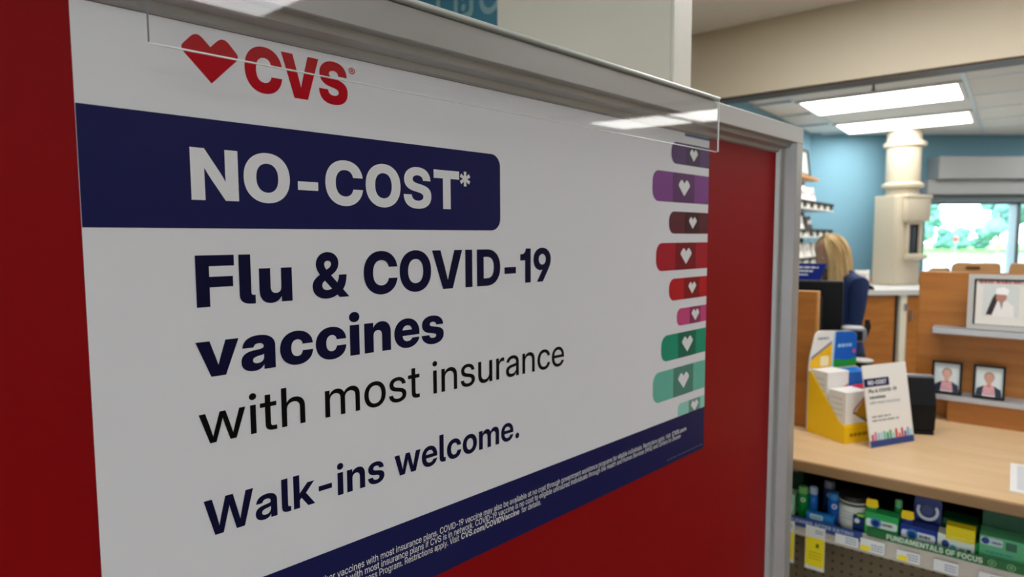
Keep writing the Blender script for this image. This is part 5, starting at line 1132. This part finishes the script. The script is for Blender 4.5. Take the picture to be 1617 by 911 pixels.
obj('latch', MB().cbox(0.355, 0.003, 1.06, 0.374, 0.016, 1.11, 0.002), M_GREY, ps)
obj('kick_plate', MB().box(-0.05, 0.09, 0.0, 1.45, 0.57, 0.08), M_DARK, kc)

# pneumatic tube station: x along its front, y to its rear
st = thing('tube_station', 'cream pneumatic tube station standing on the rear counter', 'tube station', (-0.742, 5.77, 1.2125), math.radians(63.4), True)
st.scale = (1.15, 1.15, 1.07)
obj('housing', MB().cbox(0.0, 0.0, 0.0, 0.262, 0.17, 0.655, 0.012), M_CREAMMETAL, st, True)
obj('side_panel', MB().cbox(-0.006, 0.02, 0.005, 0.004, 0.165, 0.66, 0.003), M_CREAMMETAL, st)
obj('upper_hood', MB().cbox(0.05, -0.035, 0.47, 0.305, 0.13, 0.66, 0.014), M_CREAMMETAL, st, True)
obj('hood_lip', MB().cbox(0.045, -0.04, 0.64, 0.312, 0.14, 0.668, 0.008), M_CREAMMETAL, st, True)
obj('opening_frame', MB().box(0.085, -0.018, 0.215, 0.108, 0.0, 0.47).box(0.222, -0.018, 0.215, 0.245, 0.0, 0.47).box(0.108, -0.018, 0.45, 0.222, 0.0, 0.47), M_CREAMMETAL, st)
op = obj('opening', MB().box(0.108, -0.004, 0.236, 0.222, -0.0005, 0.45), M_BLACK, st, label='dark carrier opening')
obj('carrier', MB().lathe([(0.03, 0.24), (0.034, 0.25), (0.034, 0.42), (0.03, 0.43)], 0.15, -0.006, 0, 16, 1, 0.3), col((54, 58, 70), 0.2), op, True)
obj('ledge', MB().cbox(0.075, -0.06, 0.19, 0.255, 0.0, 0.232, 0.012), M_CREAMMETAL, st, True)
pipe = obj('tube', MB().lathe([(0.102, 0.65), (0.102, 0.72), (0.106, 0.74), (0.106, 1.155)], 0.150, 0.075, 0, 32), M_CREAMMETAL, st, True)
obj('collar', MB().lathe([(0.112, 0.715), (0.130, 0.725), (0.132, 0.745), (0.112, 0.757)], 0.150, 0.075, 0, 32), M_CREAMMETAL, pipe, True)
obj('collar', MB().lathe([(0.112, 1.015), (0.130, 1.025), (0.132, 1.05), (0.112, 1.062)], 0.158, 0.075, 0, 32), M_CREAMMETAL, pipe, True)
obj('clamp_bolt', MB().lathe([(0.010, 1.024), (0.014, 1.03), (0.014, 1.045), (0.010, 1.05)], 0.295, 0.075, 0, 12), M_CREAMMETAL, pipe, True)
# white bag and small black stand on the rear counter
def bag(label, loc, w, h, d, rot=0.0, group=None, m=M_BAG, nm='paper_bag'):
    t = thing(nm, label, 'bag', loc, rot, True, group)
    a, b = w / 2, d / 2
    mb = MB()
    rows = []
    n = 14
    for k in range(6):
        v = k / 5
        bb = b * (1 - 0.75 * v)
        row = []
        for i in range(n):
            ang = 2 * PI * i / n
            cx_, sy_ = math.cos(ang), math.sin(ang)
            px = a * (1 - 0.08 * v) * (1 if cx_ > 0 else -1) * abs(cx_) ** 0.4
            py = bb * (1 if sy_ > 0 else -1) * abs(sy_) ** 0.5
            row.append((px + 0.004 * math.sin(7 * v + i), py, h * v + (0.006 * math.sin(i * 2.1) if k == 5 else 0)))
        rows += row
    fs = [tuple(reversed(range(n))), tuple(5 * n + i for i in range(n))]
    for k in range(5):
        for i in range(n): fs.append((k * n + i, k * n + (i + 1) % n, (k + 1) * n + (i + 1) % n, (k + 1) * n + i))
    mb.add(rows, fs)
    obj('bag_body', mb, m, t)
    obj('stapled_label', MB().box(-a * .5, -b * .62, h * .62, a * .4, -b * .60, h * .82), col((206, 204, 206)), t)
    return t
bag('white paper bag on the rear counter beside the tube station', (-0.895, 5.30, 1.2125), 0.12, 0.135, 0.07, BCR)
tag(put(obj('tape_dispenser', MB().prism(fillet([(-0.04, 0), (0.04, 0), (0.036, 0.02), (0.0, 0.04), (-0.03, 0.038)], [.004, .004, .008, .012, .008]), lambda u, v: (u, -0.015, v), lambda u, v: (u, 0.015, v)), M_BLACK), (-0.84, 5.235, 1.2125), BCR, True), 'small black tape dispenser in front of the white bag', 'tape dispenser')

# pick-up rack on the blue left wall
rk = thing('wall_rack', 'tiered pick-up rack with dark slots on the blue left wall', 'rack', (-1.27, 5.0, 0), 0, True)
for y in (-0.62, 0.53):
    obj('upright', MB().box(-0.118, y, 1.30, -0.098, y + 0.03, 2.10), M_GREY, rk)
for z in (1.392, 1.592, 1.792):
    tr_ = obj('tray', MB().box(-0.118, -0.64, z, 0.115, 0.57, z + 0.012), M_GREYTOP, rk)
    obj('tray_front', MB().box(0.098, -0.64, z + 0.006, 0.106, 0.57, z + 0.058), M_DARK, tr_)
    obj('tray_rail', MB().box(0.108, -0.64, z + 0.045, 0.116, 0.57, z + 0.062), M_DARK, tr_)
    k = 0
    y = -0.62
    while y < 0.55:
        obj('slot_card', MB().box(0.1055, y, z + 0.008, 0.1075, y + 0.10, z + 0.046), M_CREAMEDGE, tr_)
        y += 0.195; k += 1
obj('wood_shelf', MB().cbox(-0.118, -0.64, 2.012, 0.085, 0.20, 2.034, 0.004), M_WOODLIGHT, rk)
G = 'white prescription bags on the wall rack'
for z, ys, hh, nm in ((1.804, (4.55, 4.78, 5.02), 0.15, 'top'), (1.604, (4.52, 4.72, 4.95), 0.14, 'middle'), (1.404, (4.50, 4.72, 4.94, 5.2), 0.15, 'lower')):
    for k, y in enumerate(ys):
        pos = ['nearest the metal post', 'second from the metal post', 'third from the metal post', 'farthest towards the back'][k]
        dk = nm == 'middle' and k == 2
        bag(('dark paper bag on the middle rack tray, third from the metal post' if dk else 'white prescription bag on the %s rack tray, %s' % (nm, pos)), (-1.212, y, z), 0.13, hh, 0.10, math.radians(80), G, col((60, 54, 56)) if dk else M_BAG, 'prescription_bag')
# picture frame leaning on the wooden shelf
wf = thing('certificate_frame', 'black framed certificate leaning on the small wooden wall shelf', 'picture frame', (-1.225, 4.93, 2.0345), math.radians(90), True)
def wfp(u, v, hh): return (u, v * 0.12 - hh, v * 0.99)
for lp in ([(-0.15, 0), (-0.13, 0), (-0.13, 0.20), (-0.15, 0.20)], [(0.13, 0), (0.15, 0), (0.15, 0.20), (0.13, 0.20)], [(-0.13, 0), (0.13, 0), (0.13, 0.018), (-0.13, 0.018)], [(-0.13, 0.182), (0.13, 0.182), (0.13, 0.20), (-0.13, 0.20)]):
    obj('frame_bar', MB().prism(lp, lambda u, v: wfp(u, v, 0.012), lambda u, v: wfp(u, v, 0.0)), M_BLACK, wf)
obj('certificate', MB().prism([(-0.13, 0.018), (0.13, 0.018), (0.13, 0.182), (-0.13, 0.182)], lambda u, v: wfp(u, v, 0.004), lambda u, v: wfp(u, v, 0.0)), col((206, 218, 212)), wf)

# ================================================================== THE PERSON BEHIND THE COUNTER (faces local -Y)
PJ = {}
def person():
    J = [('pelvis', (0, 0.01, 0.93), .135, None), ('waist', (0, 0.0, 1.06), .115, 'pelvis'), ('chest', (0, -0.005, 1.22), .135, 'waist'), ('upper', (0, -0.015, 1.33), .115, 'chest'),
         ('neck', (0, -0.035, 1.405), .052, 'upper'), ('nape', (0, -0.065, 1.47), .05, 'neck'), ('skull', (0, -0.085, 1.52), .06, 'nape')]
    for s, sd in ((-1, 'r'), (1, 'l')):
        J += [('sh' + sd, (s * .155, -0.01, 1.335), .066, 'upper'), ('ua' + sd, (s * .185, -0.025, 1.22), .048, 'sh' + sd), ('el' + sd, (s * .20, -0.05, 1.08), .040, 'ua' + sd),
              ('fa' + sd, (s * .175, -0.13, 1.05), .038, 'el' + sd), ('wr' + sd, (s * .14, -0.235, 1.045), .027, 'fa' + sd), ('pa' + sd, (s * .13, -0.285, 1.04), .026, 'wr' + sd)]
        for k in range(4):
            bx = s * (.13 + (k - 1.5) * .019)
            ln = (.062, .072, .068, .052)[k]
            J += [('k%d%s' % (k, sd), (bx, -0.318, 1.045), .0095, 'pa' + sd), ('m%d%s' % (k, sd), (bx, -0.318 - ln * .55, 1.038), .0085, 'k%d%s' % (k, sd)), ('t%d%s' % (k, sd), (bx, -0.318 - ln * .9, 1.015), .0075, 'm%d%s' % (k, sd))]
        J += [('th' + sd, (s * .095, -0.275, 1.045), .011, 'pa' + sd), ('tt' + sd, (s * .075, -0.31, 1.035), .009, 'th' + sd)]
        J += [('hip' + sd, (s * .085, 0.01, 0.87), .098, 'pelvis'), ('tg' + sd, (s * .09, 0.0, 0.68), .078, 'hip' + sd), ('kn' + sd, (s * .092, -0.01, 0.48), .056, 'tg' + sd), ('cf' + sd, (s * .092, 0.015, 0.30), .05, 'kn' + sd), ('an' + sd, (s * .092, 0.02, 0.09), .036, 'cf' + sd), ('hl' + sd, (s * .094, 0.0, 0.045), .04, 'an' + sd), ('to' + sd, (s * .10, -0.14, 0.034), .032, 'hl' + sd)]
    idx = {j[0]: i for i, j in enumerate(J)}
    me = bpy.data.meshes.new('person_body')
    me.from_pydata([j[1] for j in J], [(idx[j[3]], i) for i, j in enumerate(J) if j[3]], [])
    o = bpy.data.objects.new('person_skin', me)
    COL.objects.link(o)
    sk = o.modifiers.new('skin', 'SKIN')
    for i, j in enumerate(J):
        v = me.skin_vertices[0].data[i]
        r = j[2]
        v.radius = (r * (1.25 if j[0] in ('pelvis', 'waist', 'chest', 'upper') else 1), r * (0.74 if j[0] in ('pelvis', 'waist', 'chest', 'upper') else 1))
        v.use_root = j[0] == 'pelvis'
    o.modifiers.new('sub', 'SUBSURF').levels = 2
    dg = bpy.context.evaluated_depsgraph_get()
    body = bpy.data.meshes.new_from_object(o.evaluated_get(dg))
    bpy.data.objects.remove(o)
    bm = bmesh.new(); bm.from_mesh(body)
    # shaped head joined into the same mesh
    tilt = Matrix.Translation((0, -0.102, 1.515)) @ Matrix.Rotation(math.radians(22), 4, 'X')
    r = bmesh.ops.create_uvsphere(bm, u_segments=32, v_segments=24, radius=1.0)
    for v in r['verts']:
        x, y, z = v.co
        jaw = max(0, -z)
        px = x * 0.073 * (1 - 0.32 * jaw ** 1.5)
        py = y * 0.094 * (1 - 0.12 * jaw) - 0.012 * jaw * (1 if y < 0 else 0.3)
        pz = z * 0.112
        f = max(0, -y)
        nose = math.exp(-((x / .16) ** 2 + ((z + .16) / .22) ** 2)) * (f > .8)
        py -= 0.020 * nose * (1 if z < 0.1 else 0.6)
        eye = math.exp(-(((abs(x) - .38) / .17) ** 2 + ((z - .05) / .13) ** 2)) * (f > .6)
        py += 0.008 * eye
        lip = math.exp(-((x / .28) ** 2 + ((z + .50) / .07) ** 2)) * (f > .5)
        py -= 0.005 * lip
        chin = math.exp(-((x / .3) ** 2 + ((z + .82) / .14) ** 2)) * (y < 0)
        py -= 0.010 * chin
        v.co = tilt @ Vector((px, py, pz))
    for s in (-1, 1):                                      # ears
        e = bmesh.ops.create_uvsphere(bm, u_segments=10, v_segments=8, radius=1.0)
        for v in e['verts']:
            v.co = tilt @ Vector((s * 0.074 + v.co.x * 0.010, 0.012 + v.co.y * 0.019, -0.005 + v.co.z * 0.030))
    for f in bm.faces:
        c = f.calc_center_median()
        f.smooth = True
        if c.z > 1.428 or c.y < -0.235 and c.z > 0.9: f.material_index = 1
        elif c.z < 0.075: f.material_index = 3
        elif c.z < 0.90: f.material_index = 2
        else: f.material_index = 0
    body.materials.clear()
    for m in (M_NAVYCLOTH, M_SKIN, M_TROUSER, M_BLACK): body.materials.append(m)
    bm.to_mesh(body); bm.free()
    facing = Vector((-0.726, -0.687, 0))
    base = Vector((-0.900, 4.290, 0)) - facing * 0.102
    p = tag(bpy.data.objects.new('person', body), 'person with long blonde hair in a navy jacket, head bowed behind the monitor', 'person')
    COL.objects.link(p)
    put(p, base, math.atan2(-0.726, 0.687), True)
    p.scale = (0.95, 0.95, 0.985)
    # hair: grid round the head, open over the face, falling to the shoulder blades
    mb = MB()
    NA, NV = 40, 22
    vs_ = []
    for k in range(NV + 1):
        t = k / NV
        for i in range(NA + 1):
            a = math.radians(-136 + 272 * i / NA)         # 0 = back of head
            wob = 0.006 * math.sin(i * 2.3) + 0.005 * math.sin(i * 1.1 + k * .4)
            if t < 0.5:
                ph = (t / 0.5) * PI / 2
                pt_ = tilt @ Vector((math.sin(a) * math.sin(ph) * (0.086 + wob), math.cos(a) * math.sin(ph) * (0.107 + wob) + 0.006, math.cos(ph) * (0.123 + wob * .5)))
            else:
                d = (t - 0.5) / 0.5
                rim = tilt @ Vector((math.sin(a) * (0.086 + wob), math.cos(a) * (0.107 + wob) + 0.006, 0))
                fl_ = d * (0.05 if abs(a) < 2.2 else 0.03)
                L_ = 0.30 - 0.05 * abs(math.sin(i * 3.7)) - 0.05 * (abs(a) / 2.6)
                pt_ = rim + Vector((math.sin(a) * fl_ * 0.35, 0.030 * math.sin(d * 1.7) * (0.6 + 0.4 * math.cos(a)), -L_ * d))
            vs_.append(tuple(pt_))
    fs_ = []
    for k in range(NV):
        for i in range(NA):
            fs_.append((k * (NA + 1) + i, k * (NA + 1) + i + 1, (k + 1) * (NA + 1) + i + 1, (k + 1) * (NA + 1) + i))
    h = obj('hair', MB().add(vs_, fs_), M_HAIR, p, True)
    so = h.modifiers.new('thickness', 'SOLIDIFY'); so.thickness = 0.012; so.offset = -0.5
    for s in (-1, 1):
        e = MB().lathe([(0.0008, -0.010), (0.007, -0.007), (0.010, 0), (0.007, 0.007), (0.0008, 0.010)], 0, 0, 0, 12)
        e.v = [tuple(tilt @ Vector((q[0] + s * 0.028, q[1] - 0.0735, q[2] + 0.006))) for q in e.v]
        obj('eye', e, col((236, 232, 226)), p, True)
        e2 = MB().lathe([(0.0005, -0.0045), (0.0042, 0), (0.0005, 0.0045)], 0, 0, 0, 10)
        e2.v = [tuple(tilt @ Vector((q[0] + s * 0.028, q[1] - 0.0825, q[2] + 0.006))) for q in e2.v]
        obj('iris', e2, col((60, 70, 80)), p, True)
    mo_ = MB().tube([tuple(tilt @ Vector((x, -0.094 + 12 * x * x, -0.056))) for x in (-0.022, -0.011, 0, 0.011, 0.022)], [0.002, 0.004, 0.0045, 0.004, 0.002], 8)
    obj('mouth', mo_, col((176, 96, 92)), p, True)
    cl = [(0.075 * math.sin(a), -0.028 + 0.066 * -math.cos(a), 1.405 - 0.012 * -math.cos(a)) for a in [math.radians(-165 + 330 * k / 20 + 180) for k in range(21)]]
    obj('collar', MB().tube(cl, 0.016, 8), M_NAVYCLOTH, p, True)
    obj('id_badge', MB().cbox(0.125, -0.165, 1.085, 0.165, -0.161, 1.15, 0.001), M_WHITE, p)
    return p
person()

# ================================================================== OUTSIDE THE WINDOW (pharmacy frame, window looks along +Y)
def ext(name, mb, m): return struct(put(obj(name, mb, m), (0, 0, 0), 0, True))
def poly(pts, z): return MB().prism(pts, lambda u, v: (u, v, z - 0.1), lambda u, v: (u, v, z))
ext('ground', poly([(-60, 6.0), (-1.9, 6.0), (4.6, 11.4), (6.2, 12.3), (60, 12.3), (60, 170), (-60, 170)], -0.12), M_ROAD)
ext('grass_verge', poly([(-14, 66), (-5.0, 60), (-2.0, 57), (-1.7, 84), (-14, 84)], -0.06), M_GRASS)
ext('grass_bank', poly([(-60, 84), (60, 84), (60, 165), (-60, 165)], 0.0), M_GRASS)
def tree(label, x, y, h, r, seed, low=0.25):
    t = thing('tree', label, 'tree', (x, y, -0.1), 0, True, 'trees beyond the window')
    rnd = random.Random(seed)
    obj('trunk', MB().tube([(0, 0, 0), (0.05, 0, h * .3), (0.0, 0.05, h * .6)], [r * .09, r * .07, r * .04], 8), M_BARK, t, True)
    bm = bmesh.new()
    for k in range(26):
        a = rnd.uniform(0, 2 * PI); zz = rnd.uniform(low, 0.95); rr = r * math.sin(PI * (0.18 + 0.74 * (zz - low) / (1 - low))) * rnd.uniform(.3, .8)
        s = r * rnd.uniform(.26, .46)
        g = bmesh.ops.create_icosphere(bm, subdivisions=2, radius=1.0)
        c = Vector((rr * math.cos(a), rr * math.sin(a), h * zz))
        for v in g['verts']:
            n_ = noise.noise(v.co * 2.5 + Vector((k, seed, 0)))
            v.co = c + v.co * s * (1 + 0.45 * n_)
    me = bpy.data.meshes.new('crown'); bm.to_mesh(me); bm.free()
    obj('crown', me, M_LEAF, t)
for i, a in enumerate(((-7.9, 86, 6.5, 1.2), (-1.5, 79, 9, 2.0), (-0.6, 93, 12, 3.0), (3.4, 80, 11, 3.0), (-9.8, 92, 8, 2.4), (7.6, 92, 12, 3.4))):
    tree(['slim tree at the left side of the drive-through window view', 'bushy tree right of the bright sky gap in the window', 'tall tree in the middle of the window view', 'tall tree behind the window mullion', 'far tree left of the sky gap', 'broad tree at the far right outside the window'][i], *a, 11 + i)
for i, (x, y) in enumerate(((-7.2, 96), (-5.3, 92), (-3.6, 97))):
    tree(['low bush below the sky gap, left one', 'low bush below the sky gap, middle one', 'low bush below the sky gap, right one'][i], x, y, 2.6, 1.2, 40 + i, 0.15)
rs = thing('road_sign', 'small red sign on a post on the grass outside the window', 'sign', (-3.78, 60.5, -0.1), 0, True)
obj('post', MB().tube([(0, 0.03, 0), (0, 0.03, 1.9)], 0.04, 8), M_GREY, rs)
obj('sign_plate', MB().prism(disc(0, 1.45, 0.18, 8), lambda u, v: (u, -0.02, v), lambda u, v: (u, -0.0, v)), mat('sign_red', (214, 40, 50), 0.5), rs)
